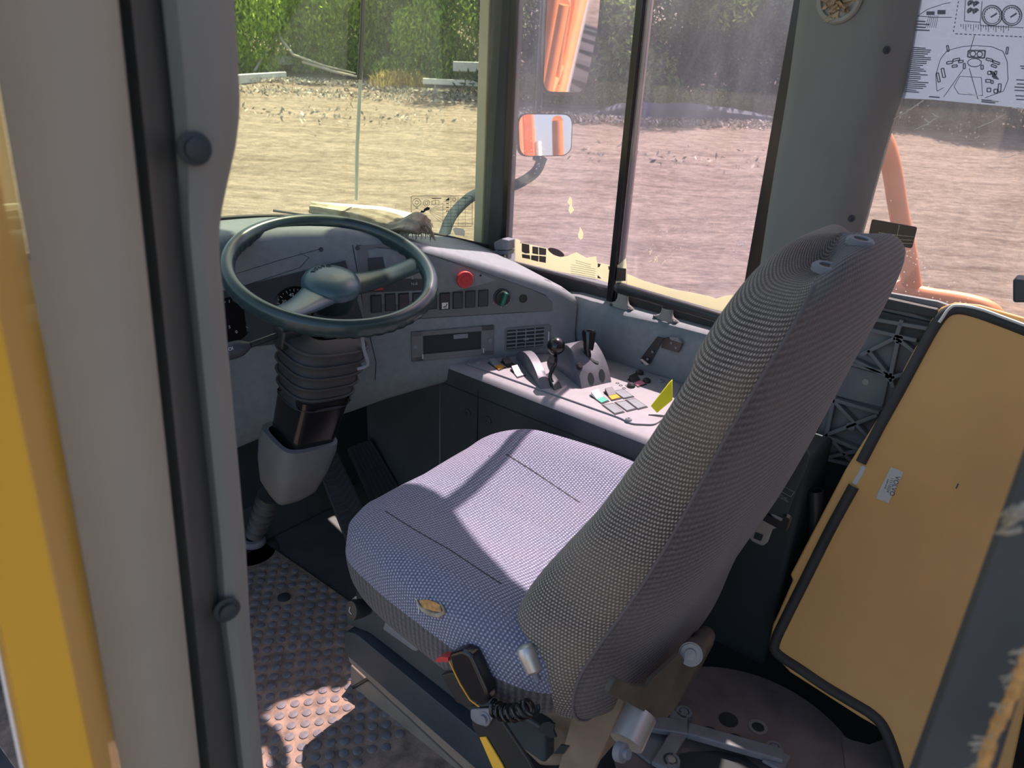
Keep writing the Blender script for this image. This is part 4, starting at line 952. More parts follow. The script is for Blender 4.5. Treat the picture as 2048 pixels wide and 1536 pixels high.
prism('release_handle', roundpoly(sx([C7(325, 232), C7(345, 232), C7(500, 325), C7(512, 350), C7(480, 385), C7(465, 380), C7(310, 270)], 0.735), 0.006), (0.03, 0, 0), M_zinc, baseT, 0.004)
wk = thing('weight_knob', 'round black seat adjuster knob with small seat symbol, at cushion front', 'knob', tuple(ox(715, 1205, 0.72)))
nk = V(-0.8, 0.1, 0.25).normalized(); kc = ox(*C7(165, 175), 0.665)
lathe('knob_body', [(0.0135, -0.03), (0.016, -0.02), (0.0175, 0), (0.016, 0.004), (0, 0.005)], kc, nk, M_black, wk, 32)
lathe('mount', [(0.026, -0.05), (0.026, -0.015), (0.020, -0.012), (0, -0.012)], ox(*C7(190, 120), 0.695), nk, M_black, wk, 28)
lathe('mount', [(0.020, -0.05), (0.020, -0.01), (0.013, -0.006), (0, -0.006)], ox(*C7(235, 150), 0.69), nk, M_darkpl, wk, 28)
mb = MB(); X, Y = tang(nk); c = kc+nk*0.0054
ribbon(mb, [c+Y*0.006-X*0.003, c-Y*0.003-X*0.003, c-Y*0.004+X*0.005], nk, 0.0016); mb.build('seat_symbol', M_print, wk, smooth=False)
# belt buckle and its stalk
bkx = 0.62
bu = thing('belt_buckle', 'black seat belt buckle with red release button on webbing stalk', 'seat belt', tuple(ox(930, 1400, bkx)))
prism('buckle_body', roundpoly(sx([C7(640, 395), C7(705, 375), C7(750, 400), C7(835, 590), C7(835, 640), C7(805, 660), C7(745, 620), C7(660, 480)], bkx), 0.006), (0.022, 0, 0), M_gloss, bu, 0.005)
prism('buckle_back', roundpoly(sx([C7(600, 500), C7(660, 485), C7(790, 650), C7(750, 665), C7(680, 640)], bkx+0.012), 0.005), (0.03, 0, 0), M_black, bu, 0.004)
prism('release_button', roundpoly(sx([C7(575, 425), C7(600, 408), C7(640, 412), C7(640, 435), C7(578, 436)], bkx+0.002), 0.003), (0.018, 0, 0), M_red, bu, 0.003)
prism('stalk', sx([C7(750, 672), C7(870, 660), C7(900, 720), C7(1040, 930), C7(1110, 1080), C7(930, 1080), C7(760, 760)], bkx+0.008), (0.006, 0, 0), M_black, bu, 0.002)
prism('yellow_tape', sx([C7(797, 812), C7(826, 810), C7(910, 950), C7(960, 1060), C7(905, 1060)], bkx+0.005), (0.002, 0, 0), M_yel, bu)
prism('anchor_plate', roundpoly(sx([C7(750, 672), C7(850, 668), C7(872, 700), C7(835, 760), C7(780, 745), C7(752, 720)], bkx+0.003), 0.005), (0.004, 0, 0), M_zinc, bu, 0.001)
lathe('anchor_bolt', [(0.009, 0), (0.009, 0.002), (0.006, 0.003), (0.006, 0.007), (0, 0.007)], ox(*C7(828, 710), bkx+0.003), (-1, 0, 0.1), M_zinc, bu, 20)
tube('stalk_edge', [ox(*C7(645, 430), bkx-0.001), ox(*C7(700, 545), bkx-0.001), ox(*C7(750, 625), bkx-0.001), ox(*C7(795, 658), bkx-0.001)], 0.0012, M_amber, bu, 6)
# coiled cable
cb = [ox(*C7(x, y), 0.63) for x, y in ((860, 660), (900, 680), (940, 690), (985, 685), (1030, 670), (1060, 655))]; sp_ = smoothpts(cb, 30)
cpts = []
for i, p in enumerate(sp_):
    t = (sp_[min(i+1, len(sp_)-1)]-sp_[max(i-1, 0)]).normalized(); u_ = V(1, 0, 0); v_ = t.cross(u_); a = i*2*math.pi*7/len(sp_)*1.0
    cpts.append(p+u_*0.009*math.cos(a)+v_*0.011*math.sin(a))
tag(tube('coiled_cable', smoothpts(cpts, 2), 0.0028, M_gloss, None, 8), 'short coiled black cable under the seat cushion rear corner', 'cable')
# foot hook and shadowed lever under the front left of the base
tag(tube('floor_hook', [ox(x, y, 0.80) for x, y in ((752, 1348), (712, 1372), (690, 1384), (684, 1398), (690, 1408), (706, 1410))], 0.004, M_black, None, 8, sm=4), 'thin bent black rod sticking out beside the seat base rail', 'rod')

# olive bracket with roller at rear of the seat
bt = thing('roller_bracket', 'olive steel angled bracket with a steel roller bolted behind the seat', 'bracket', tuple(oy(1330, 1380, 0.33)))
YB = 0.33
q = [oy(*C7(*p), YB) for p in ((1440, 590), (1480, 510), (1520, 530), (1560, 555), (1640, 560), (1665, 520), (1800, 395), (1840, 450), (1892, 452), (1760, 690), (1730, 715), (1680, 715))]
prism('arm_plate', roundpoly(q, 0.006, 3), (0, 0.008, 0), M_olive, bt, 0.0015)
q = [oy(*C7(*p), YB+0.045) for p in ((1700, 500), (1870, 330), (1930, 262), (1965, 290), (1970, 340), (1900, 470), (1760, 690))]
prism('rear_plate', roundpoly(q, 0.006, 3), (0, 0.005, 0), M_olive, bt, 0.0015)
r0 = oy(*C7(1852, 395), YB-0.004); r1 = oy(*C7(1928, 300), YB+0.05); ax2 = r1-r0; L2 = ax2.length
lathe('roller', [(0.012, 0), (0.018, 0.002), (0.018, L2*0.22), (0.014, L2*0.25), (0.014, L2*0.55), (0.017, L2*0.58), (0.017, L2*0.95), (0, L2)], r0, ax2, M_roll, bt, 32)
lathe('roller_bolt', [(0.0175, -0.003), (0.0175, 0.001), (0.015, -0.0045), (0.008, -0.004), (0.008, -0.007), (0, -0.0075)], r0, ax2, M_steel, bt, 32)
# aluminium tube beneath the bracket
tag(tube('gas_strut', [oy(*C7(1600, 690), 0.34), oy(*C7(1530, 840), 0.335)], 0.024, M_alu, None, 28), 'short brushed aluminium tube below the olive roller bracket', 'tube')
lathe_o = MB(); lathe_o.lathe([(0.013, 0), (0.013, 0.01), (0.007, 0.012), (0.007, 0.018), (0, 0.018)], oy(*C7(1487, 880), 0.33), (0, -1, 0.4), 20)
tag(lathe_o.build('hex_bolt', M_zinc), 'dusty round bolt head at foot of the aluminium tube', 'bolt')

# ================================================================== ROUND STEEL FLOOR PLATE AND CASTING
ZD = 0.08
dc = V(1.13, 0.29, ZD); Rd = 0.240
disc = thing('round_floor_plate', 'large round rusty steel plate with drilled holes behind the seat', 'plate', (dc.x, dc.y, 0))
holes = [(C7(2035, 720), 0.021), ((1485, 1441), 0.0155), ((1420, 1468), 0.016), ((1470, 1486), 0.018), ((1336, 1522), 0.034)]
bm = bmesh.new()
lathe('plate', [(Rd, -0.012), (Rd, 0), (0, 0)], dc, (0, 0, 1), M_plate, disc, 96)
H8 = lambda x, y: (1200+x*848/2048, 1100+y*848/2048)
for (x, y), R_ in ((H8(620, 820), 0.0195), (H8(530, 885), 0.0165), (H8(655, 925), 0.019), (H8(762, 858), 0.0145)):
    c = oz(x, y, ZD+0.0002); lathe('drilled_hole', [(R_, 0), (R_, 0.0005), (0, 0.0005)], c, (0, 0, 1), M_void, disc, 36)
lathe('bolt_ring', [(0.019, 0), (0.019, 0.0025), (0.0125, 0.0025), (0.0125, 0)], oz(*H8(762, 858), ZD), (0, 0, 1), M_steel, disc, 30)
lathe('bolt', [(0.016, 0), (0.016, 0.004), (0.009, 0.005), (0.009, 0.008), (0, 0.008)], oz(*H8(840, 957), ZD), (0, 0, 1), M_plate, disc, 6)
q = [oz(*H8(*p), ZD) for p in ((1165, 900), (1220, 925), (1300, 945), (1390, 910), (1450, 990), (1470, 1100), (1190, 1120))]
prism('plate_lobe', q, (0, 0, 0.003), M_plate, disc)
q = [oz(*H8(*p), ZD+0.003) for p in ((385, 985), (440, 975), (560, 970), (700, 1000), (780, 1060), (780, 1150), (380, 1150))]
prism('central_opening', q, (0, 0, 0.0006), M_void, disc)
cast = thing('cast_bracket', 'blue-grey cast metal crossbar with bolt bosses on the round plate', 'bracket', tuple(oz(*H8(430, 900), ZD)))
def bar(a, c, wd, h, z=ZD+0.012):
    A = oz(*H8(*a), z); Bq = oz(*H8(*c), z); d = (Bq-A).normalized(); s = V(-d.y, d.x, 0)*wd/2
    return prism('bar', [A-s, Bq-s, Bq+s, A+s], (0, 0, h), M_zinc, cast, 0.003)
bar((240, 850), (420, 880), 0.035, 0.014); bar((420, 885), (880, 1015), 0.030, 0.016); bar((380, 800), (360, 900), 0.036, 0.012); bar((390, 880), (280, 1060), 0.03, 0.012); bar((300, 890), (190, 1000), 0.05, 0.006, ZD); bar((800, 990), (900, 1045), 0.045, 0.008)
for x, y in ((405, 787), (345, 1020), (840, 960)):
    c = oz(*H8(x, y), ZD+0.02); lathe('boss', [(0.017, -0.02), (0.016, 0.004), (0.011, 0.004), (0.009, 0.0), (0, 0.0)], c, (0, 0, 1), M_zinc, cast, 28)
    lathe('bolt', [(0.008, 0), (0.008, 0.005), (0, 0.005)], c, (0, 0, 1), M_steel if y > 1000 else M_zinc, cast, 6)
# low black box floor behind plate
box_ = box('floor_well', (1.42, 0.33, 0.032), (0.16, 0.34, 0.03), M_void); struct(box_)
prism('floor_lip', [oz(*H8(425, 235), 0.09), oz(*H8(500, 200), 0.09), oz(*H8(860, 318), 0.09), oz(*H8(840, 345), 0.09)], (0, 0, 0.006), M_darkpl); tag(bpy.data.objects['floor_lip'], 'flat grey metal edging strip across the dark floor behind the seat', 'strip')

# ================================================================== OCHRE HATCH PANEL
pa = V(1.334, 0.329, 0.20); pb = V(1.575, 0.25, 0.87); pn = (pb-pa).cross(V(0, 1, 0)).normalized()
if pn.x > 0: pn = -pn
def pp_(x, y, lift=0.0): return pl(x, y, pa+pn*lift, pn)
hp = thing('hatch_panel', 'large ochre yellow hatch panel with black rubber seal leaning behind the seat', 'panel', tuple(V(1.27, 0.2, 0.0)))
outer = [(1910, 604), (1960, 609), (2110, 652), (2160, 900), (1990, 1700), (1840, 1640), (1790, 1500), (1755, 1455), (1720, 1435), (1580, 1345), (1548, 1312), (1537, 1288), (1545, 1250), (1558, 1222), (1585, 1160), (1580, 1150), (1690, 940), (1800, 765), (1806, 740), (1830, 695), (1838, 685), (1862, 640), (1880, 615)]
prism('panel_skin', [pp_(*p) for p in outer], -pn*0.018, M_ochre, hp, 0.004)
def seal(px, wd, name, m, hgt=0.010, lift=0.0):
    pts = smoothpts([pp_(*p, lift) for p in px], 4); mb = MB(); rws = []
    for i, p in enumerate(pts):
        t = (pts[min(i+1, len(pts)-1)]-pts[max(i-1, 0)]).normalized(); s = t.cross(pn).normalized()
        rws.append([p+s*wd*0.5*math.cos(a)+pn*hgt*math.sin(a) for a in [2*math.pi*k/14 for k in range(14)]])
    return grid(name, rws, m, hp, closed=True)
seal([(1722, 925), (1760, 852), (1800, 780), (1840, 705), (1868, 655), (1890, 627), (1915, 618), (1950, 624), (2010, 645), (2080, 672)], 0.020, 'rubber_seal', M_rubber)
seal([(1708, 972), (1660, 1060), (1610, 1160), (1575, 1230), (1550, 1285), (1556, 1308), (1600, 1338), (1650, 1372), (1700, 1402), (1745, 1430), (1770, 1460), (1795, 1530), (1805, 1600)], 0.021, 'rubber_seal', M_rubber)
seal([(1878, 645), (1900, 616), (1920, 611), (1960, 618), (2010, 636), (2080, 662)], 0.006, 'chrome_edge', M_white, 0.004, 0.008)
seal([(1728, 932), (1722, 945), (1716, 955), (1708, 968)], 0.010, 'glue_residue', M_paper, 0.002)
q = [pp_(*p, 0.0006) for p in ((1782, 934), (1792, 938), (1796, 938), (1807, 945), (1777, 1006), (1753, 997), (1756, 985))]
lb = prism('part_label', q, pn*0.0006, M_paper, hp)
cl_ = pp_(1785, 967, 0.0015); dl = (pp_(1776, 1000)-pp_(1795, 945)).normalized()
M_inkb = mat('label ink', (0.05, 0.05, 0.07), 0.7)
def dnp(px, py, s, sz): text(s, pp_(px, py, 0.0014), dl, pn, sz, M_inkb, lb, 'label_print', 0.0001)
dnp(1789, 972, 'VOLVO', 0.0120); dnp(1780, 970, '11113524', 0.0075); dnp(1773, 968, 'XNR-10 EK', 0.0042)
mb = MB(); ribbon(mb, [pp_(1912, 977, 0.0005), pp_(1917, 967, 0.0005)], pn, 0.002, 0.0003); mb.build('scratch', M_darkpl, hp, smooth=False)

# ================================================================== REAR LATTICE PANEL, BELT, TUBE
lat = thing('lattice_panel', 'grey moulded lattice-ribbed panel on the right wall behind the seat', 'panel', (1.6, 0.33, 0.5))
XL = 1.598
L4 = lambda x, y: (1400+x*648/1659, 560+y*648/1659)
q = [ox(*L4(*p), XL) for p in ((930, 60), (1215, 110), (1300, 140), (1300, 1100), (950, 1000), (780, 950), (620, 895), (575, 890), (600, 780), (680, 600), (760, 420), (870, 220))]
prism('back_plate', q, (0.012, 0, 0), M_dashp, lat, 0.002)
def rib(*pts, wd=0.008, dep=0.018):
    mb = MB(); P_ = [ox(*L4(*p), XL-0.001) for p in pts]
    for a, c in zip(P_[:-1], P_[1:]):
        d = (c-a).normalized(); s = V(0, -d.z, d.y)*wd/2; mb.prism([a-s, c-s, c+s, a+s], (-dep, 0, 0))
    return mb.build('rib', M_dashp, lat, 0.0015)
for r_ in (((860, 240), (1120, 300)), ((1045, 195), (1015, 285)), ((835, 375), (1015, 285)), ((1015, 285), (1110, 360)), ((780, 390), (985, 490)), ((870, 345), (985, 490)), ((1025, 300), (985, 490)), ((985, 490), (1060, 470)),
           ((985, 490), (1000, 540)), ((770, 415), (980, 470)), ((690, 600), (930, 670)), ((690, 600), (870, 790)), ((650, 785), (920, 680)), ((650, 785), (830, 860)), ((700, 590), (640, 880)), ((600, 890), (900, 960)), ((830, 860), (640, 900)), ((680, 800), (790, 920)), ((890, 190), (1180, 240))):
    rib(*r_)
for p in ((1028, 290), (985, 485), (785, 735)):
    lathe('rib_node', [(0.009, 0), (0.009, 0.019), (0.006, 0.019), (0, 0.019)], ox(*L4(*p), XL), (-1, 0, 0), M_dashp, lat, 20)
prism('boss_plate', [ox(*L4(*p), XL-0.001) for p in ((745, 430), (975, 490), (940, 650), (700, 590))], (-0.006, 0, 0), M_dashp, lat, 0.002)
lathe('boss_hole', [(0.0065, 0), (0.0065, 0.001), (0, 0.001)], ox(*L4(848, 522), XL-0.007), (-1, 0, 0), M_trim, lat, 16)
mb = MB()
for k in range(30):
    x = 1075+k*4.2; a = ox(*L4(x, 150+k*1.5), XL-0.0015); mb.box(a, (0.001, 0.0009, 0.006))
mb.build('serrated_strip', M_darkpl, lat, smooth=False)
# dark sill ledge above lattice
prism('sill_ledge', [ox(*L4(*p), 1.60) for p in ((930, 75), (1000, 90), (1230, 140), (1225, 185), (925, 130))], (-0.02, 0, 0), M_rubber, lat, 0.003)
# seat belt webbing with tongue
Xb = 1.20
bw = thing('seat_belt', 'dark grey seat belt webbing with steel latch tongue hanging behind the backrest', 'seat belt', tuple(ox(*L4(450, 1050), Xb)))
prism('webbing', sx([L4(*p) for p in ((505, 830), (540, 850), (560, 900), (545, 960), (500, 1060), (440, 1215), (270, 1180), (380, 980), (450, 850))], Xb), (0.003, 0, 0), M_darkpl, bw, 0.001)
mb = MB(); rnp = [ox(*L4(*p), Xb-0.0006) for p in ((395, 1040), (485, 1085), (465, 1110), (380, 1062), (455, 1140), (365, 1085), (450, 1120), (350, 1105))]; ribbon(mb, rnp, (-1, 0, 0), 0.0012, 0.0003)
mb.build('stitching', M_zinc, bw, smooth=False)
prism('tongue_cover', roundpoly(sx([L4(*p) for p in ((245, 1190), (265, 1165), (420, 1240), (425, 1205), (462, 1225), (440, 1290), (410, 1280))], Xb-0.006), 0.004, 3), (0.012, 0, 0), M_black, bw, 0.002)
tg = [L4(*p) for p in ((262, 1205), (395, 1270), (370, 1275), (345, 1345), (320, 1362), (262, 1335), (250, 1310), (275, 1235))]
prism('latch_tongue', roundpoly(sx(tg, Xb-0.002), 0.004, 3), (0.003, 0, 0), M_alu, bw, 0.0006)
prism('tongue_slot', roundpoly(sx([L4(*p) for p in ((283, 1290), (325, 1305), (312, 1338), (272, 1322))], Xb-0.0025), 0.002, 3), (0.0006, 0, 0), M_void, bw)
tA = ox(*L4(600, 1370), 1.46); tB = ox(*L4(592, 1075), 1.46)
tag(lathe('belt_reel_tube', [(0.0155, 0), (0.0155, (tB-tA).length), (0.0125, (tB-tA).length), (0.0125, 0.01), (0, 0.01)], tA, tB-tA, M_black, None, 28), 'upright dark plastic tube between belt webbing and the ochre panel', 'tube')
bxr = box('sun_block_box', (1.49, 0.47, 0.30), (0.07, 0.11, 0.29), M_void, None, 0.01); tag(bxr, 'added black box behind the seat, blocking sun from the round plate', 'box')  # added box, keeps stray sun off the round floor plate

# ================================================================== FLOOR MAT, PEDALS, THINGS ON THE DASH
mat_ = thing('floor_mat', 'dusty brown rubber floor mat with raised round studs, left of the seat', 'mat', (0.72, 1.1, 0))
prism('mat_sheet', [(0.24, 0.30, 0.0), (0.83, 0.30, 0.0), (0.98, 1.0, 0.0), (0.98, 1.62, 0.0), (0.24, 1.62, 0.0)], (0, 0, 0.005), M_floor, mat_, 0.002)
e1 = V(0.0217, -0.0174, 0); e2 = V(-0.0196, -0.0210, 0); o0 = V(0.7034, 1.1876, 0)
studs = []
for i in range(-20, 24):
    for j in range(-26, 30):
        p = o0+e1*i+e2*j
        if 0.42 < p.x < 0.97 and 0.86 < p.y < 1.60:
            if (p-oz(500, 1105, 0)).length < 0.088 or (p-oz(568, 1196, 0)).length < 0.026: continue
            studs.append(p)
studs.sort(key=lambda p: (p-V(0.72, 1.1, 0)).length)
def stud(mb, p):
    n = 16; vs = []; q = [(0.0098, 0.0), (0.0095, 0.0018), (0.0080, 0.0024)]
    mb.lathe([(r, h) for r, h in q]+[(0, 0.0024)], p+V(0, 0, 0.005), (0, 0, 1), n)
proto = MB(); stud(proto, V(0, 0, -0.005)); po = proto.build('stud', M_stud, mat_); po.location = studs[0]+V(0, 0, 0.005)
mi_ = po.matrix_parent_inverse.copy()
for p in studs[1:100]:
    c = po.copy(); COL.objects.link(c); c.parent = mat_; c.matrix_parent_inverse = mi_; c.location = p+V(0, 0, 0.005)
rest = MB()
for p in studs[100:]: stud(rest, p)
ro_ = rest.build('studs', M_stud, mat_); ro_['kind'] = 'stuff'
for p in ((568, 1196), ):
    tag(lathe('floor_plug', [(0.016, 0), (0.016, 0.004), (0.010, 0.006), (0, 0.006)], oz(p[0], p[1], 0.005), (0, 0, 1), M_rubber, None, 24), 'round black plug on the shaded floor mat', 'plug')
box_ = prism('front_mat', [(0.4, 1.635, 0.004), (1.24, 1.635, 0.004), (1.24, 1.688, 0.09), (0.4, 1.688, 0.09)], (0, 0, 0.004), M_rubber); tag(box_, 'black rubber toe board sheet under the dashboard', 'mat')
nm = mat_
def pedal(name, px, z0, slope, label, herring):
    # px corners tl, tr, br, bl ; sits on an inclined plane
    n = V(-0.25, -0.75, 0.65).normalized(); ref = oz(px[3][0], px[3][1], z0); q = [pl(x, y, ref, n) for x, y in px]
    t = thing(name, label, 'pedal', tuple(ref)); prism('pad', roundpoly(q, 0.01, 3), -n*0.012, M_rubber, t, 0.002)
    mb = MB(); tl, tr, br, bl = q
    for i in range(14 if herring else 7):
        if herring:
            u = (i+0.5)/14; a = tl*(1-u)+bl*u; c = tr*(1-u)+br*u; m_ = (a+c)/2+(bl-tl)*0.05; ribbon(mb, [a*0.92+c*0.08, m_, c*0.92+a*0.08], n, 0.006, 0.003)
        else:
            u = (i+0.5)/7; a = tl*(1-u)+tr*u; c = bl*(1-u)+br*u; ribbon(mb, [a*0.96+c*0.04, a*0.52+c*0.48], n, 0.005, 0.003); ribbon(mb, [a*0.46+c*0.54, a*0.04+c*0.96], n, 0.005, 0.003)
    mb.build('grip_ribs', M_darkpl, t, smooth=False); return t
pedal('brake_pedal', [(630, 920), (672, 898), (745, 1050), (700, 1100)], 0.10, 0, 'dark rubber foot pedal with herringbone ribs behind the column cowl', True)
pedal('accelerator_pedal', [(694, 895), (742, 878), (800, 975), (745, 1010)], 0.14, 0, 'dark rubber foot pedal with straight ribs, just in front of the seat', False)

# rolled dirty cloth / paper lying on the dash top against the windscreen
tw = thing('rag', 'folded dirty cream rag with frayed grey end lying on the dashboard top', 'rag', tuple(od(740, 440, 1.84)))
def rp(x, y, d): return od(x, y, d)
DR = (SD.hit(740, 462)[0]-CC).dot(CF); print('rag depth', DR)
ctr = [(628, 415, 1.93), (660, 420, 1.92), (700, 427, 1.90), (740, 436, 1.87), (775, 446, 1.84), (800, 453, 1.82), (825, 447, 1.80), (848, 452, 1.79)]
wds = [0.016, 0.017, 0.019, 0.023, 0.023, 0.020, 0.026, 0.022]
sm_ = smoothpts([rp(*c) for c in ctr], 6); W_ = smoothpts([V(w_, 0, 0) for w_ in wds], 6)
random.seed(5); ph = [random.uniform(0, 6.28) for _ in range(8)]
rws = []
for i, (p, w_) in enumerate(zip(sm_, W_)):
    t = (sm_[min(i+1, len(sm_)-1)]-sm_[max(i-1, 0)]).normalized(); up = V(0, 0, 1); s = t.cross(up).normalized(); r = []
    for k in range(40):
        a = 2*math.pi*k/40; rr = w_.x*(1+0.12*math.sin(3*a+ph[0]+i*0.12)+0.09*math.sin(7*a+ph[1]-i*0.07)+0.05*math.sin(13*a+ph[2]+i*0.1))
        r.append(p+s*rr*1.7*math.cos(a)+up*rr*0.85*math.sin(a))
    rws.append(r)
rws.insert(0, [sm_[0]+(p-sm_[0])*0.3 for p in rws[0]]); rws.append([sm_[-1]+(p-sm_[-1])*0.2 for p in rws[-1]])
grid('cloth_roll', rws, M_towel, tw, closed=True, auto=80)
# flat fold on top
q = [rp(*c) for c in ((640, 404, 1.93), (700, 408, 1.95), (765, 413, 1.95), (838, 428, 1.88), (812, 440, 1.82), (800, 446, 1.81), (750, 436, 1.85), (690, 424, 1.89), (640, 413, 1.92))]
prism('top_fold', q, (0, 0, -0.004), mat('cream cloth', (0.85, 0.83, 0.72), 0.9), tw, 0.002)
mb = MB()
for i in range(46):
    x = 815+random.uniform(0, 42); y = 432+random.uniform(0, 22)+(x-815)*0.25; a = rp(x, y, 1.79-random.uniform(0, 0.02)); b2 = a+V(random.uniform(-0.004, 0.006), -0.012, -random.uniform(0.012, 0.028)); mb.tube([a, (a+b2)/2+V(0.003, -0.003, 0.001), b2], 0.0009, 5)
mb.build('frayed_end', M_towel, tw, smooth=False)
lo = MB(); a = rp(855, 445, 1.79); pts = [rp(x, y, 1.785) for x, y in ((800, 468), (810, 452), (822, 440), (836, 437), (848, 443), (856, 455), (860, 468))]
for k in range(5): lo.tube([p+V(0, -0.004*k, -0.003*k) for p in smoothpts(pts, 4)], 0.0022, 6)
lo.build('layered_edges', M_towel, tw)
pn_ = tube('pen', [rp(546, 421, 1.90), rp(575, 425, 1.91), rp(612, 430, 1.92), rp(640, 433, 1.93)], [0.0035, 0.003, 0.0025, 0.0025], M_ink, None, 10)
tag(pn_, 'thin dark stick lying on the cowl left of the rag', 'stick')

# windscreen placard: thin printed lines on clear film
pc = thing('windscreen_placard', 'clear rectangular decal with black line table and machine icons on the windscreen', 'decal', tuple(SW.hit(883, 425)[0]))
def wsh(x, y, lift=0.002):
    l, n = SW.hit(x, y); return l+n*lift
CP = lambda x, y: (460+x*520/1664, y*480/1536)
mb = MB()
def wl2(*px, wd=0.0011):
    P_ = [wsh(*CP(*p)) for p in px]; n = SW.hit(*CP(*px[0]))[1]; ribbon(mb, P_, n, wd, 0.0002)
wl2((1158, 1260), (1165, 1253), (1540, 1253), (1547, 1260), (1547, 1440), (1540, 1447), (1360, 1447)); wl2((1158, 1260), (1158, 1370)); wl2((1360, 1300), (1360, 1445), wd=0.0007)
for y in (1290, 1312, 1340, 1362, 1384, 1406, 1428): wl2((1360, y), (1547, y), wd=0.0006)
for x in (1410, 1458, 1503): wl2((x, 1258), (x, 1445), wd=0.0006)
for a in range(7): wl2((1275, 1340+a*3), (1360, 1300+a*22), wd=0.0006)
for cx, cy, r in ((1193, 1295, 26), (1193, 1295, 11), (1255, 1298, 20), (1255, 1298, 10), (1432, 1275, 10)):
    wl2(*[(cx+r*math.cos(t), cy+r*math.sin(t)) for t in [2*math.pi*k/20 for k in range(21)]], wd=0.001)
wl2((1290, 1285), (1312, 1280), (1335, 1285), (1335, 1308), (1312, 1304), (1290, 1308), (1290, 1285)); wl2((1312, 1280), (1312, 1304)); 
for (x0, x1, y) in ((1290, 1350, 1268), (1480, 1520, 1266), (1380, 1398, 1302), (1380, 1398, 1326), (1380, 1398, 1350), (1185, 1202, 1330)): wl2((x0, y), (x1, y), wd=0.002)
mb.build('printed_lines', M_ink, pc, smooth=False)
def wpoly(px, m, name):
    return prism(name, [wsh(*CP(*p)) for p in px], (0, -0.0004, 0), m, pc, smooth=False)
wpoly([(1372, 1283), (1400, 1262), (1400, 1283)], M_ink, 'wedge_icon')
wpoly([(1215, 1360), (1222, 1345), (1236, 1348), (1240, 1335), (1262, 1322), (1278, 1330), (1272, 1342), (1250, 1348), (1238, 1360)], M_ink, 'hauler_icon')
wpoly([(1422, 1465), (1440, 1455), (1490, 1462), (1500, 1480), (1498, 1510), (1440, 1502)], M_sheet, 'small_tag')

# ================================================================== OPERATOR DIAGRAM SHEET AND BLACK STICKER ON THE REAR SIDE GLASS
XR = XW+0.011
od_ = thing('diagram_sheet', 'pale blue translucent printed diagram sheet on rear side window, top right', 'sheet', tuple(ox(1930, 100, XR)))
RC = lambda x, y: (1500+x*548/1202, y*700/1536)
def rx(x, y, X=XR): return ox(*RC(x, y), X)
prism('film', [ox(*RC(x, y), XR) for x, y in ((640, 430), (668, 330), (690, 100), (720, -140), (1400, -140), (1400, 505), (1200, 475), (800, 437))], (-0.0006, 0, 0), M_sheet, od_, smooth=False)
mb = MB(); XI = XR-0.0009
def rl_(*px, wd=0.0012): ribbon(mb, [rx(x, y, XI) for x, y in px], (-1, 0, 0), wd, 0.0002)
def circ_(cx, cy, r, wd=0.0014, sq=1.0, a0=0, a1=360): rl_(*[(cx+r*math.cos(math.radians(t)), cy+r*sq*math.sin(math.radians(t))) for t in np.linspace(a0, a1, 26)], wd=wd)
for cx in (1062, 1148):
    circ_(cx, 68, 44, 0.002); circ_(cx, 68, 36); rl_((cx-6, 76), (cx+22, 58), wd=0.003)
    for t in np.linspace(150, 390, 13): rl_((cx+30*math.cos(math.radians(t)), 68+30*math.sin(math.radians(t))), (cx+36*math.cos(math.radians(t)), 68+36*math.sin(math.radians(t))))
rl_((945, 0), (940, 92), (1010, 98), (1018, 5)); rl_((1010, 112), (1200, 122)); rl_((1010, 98), (1012, 112))
for cx, cy in ((968, 15), (992, 18), (966, 48), (990, 50)): circ_(cx, cy, 11, 0.003, 1, 120, 350); circ_(cx, cy, 4, 0.003)
for k in range(16): x0 = 900+k*20; rl_((x0, 148+k*0.9), (x0+12, 149+k*0.9), wd=0.0016)
for k in range(8): rl_((915-k*3, 5+k*18), (913-k*3, 14+k*18), wd=0.0016)
for k in range(20): rl_((925+k*11, 105+k*0.4), (925+k*11, 118+k*0.5+(k % 3)*8), wd=0.001)
rl_((735, 70), (780, 40), (860, 14), (880, 12)); rl_((735, 70), (800, 76), (885, 76)); rl_((985, 155), (962, 235))
for g in range(2):
    for k in range(5): x0 = 778+g*48+k*7; rl_((x0, 50-g*6), (x0, 66-g*3), wd=0.0028)
for k in range(6): rl_((785+k*8, 68), (770+k*9, 122), wd=0.0008)
for k in range(4): rl_((722, 92+k*13), (770+(k % 2)*18, 95+k*13), wd=0.0022)
# left text column
random.seed(21)
for k in range(24):
    y = 208+k*8.4; xl = 712-k*1.6; rl_((xl, y), (xl+random.uniform(50, 100), y+4), wd=0.0019)
for x0, y0 in ((1168, 350), (1172, 368), (1160, 382), (1160, 396), (1165, 420), (1168, 436), (1185, 290), (1190, 300)): rl_((x0, y0), (x0+60, y0+3), wd=0.0019)
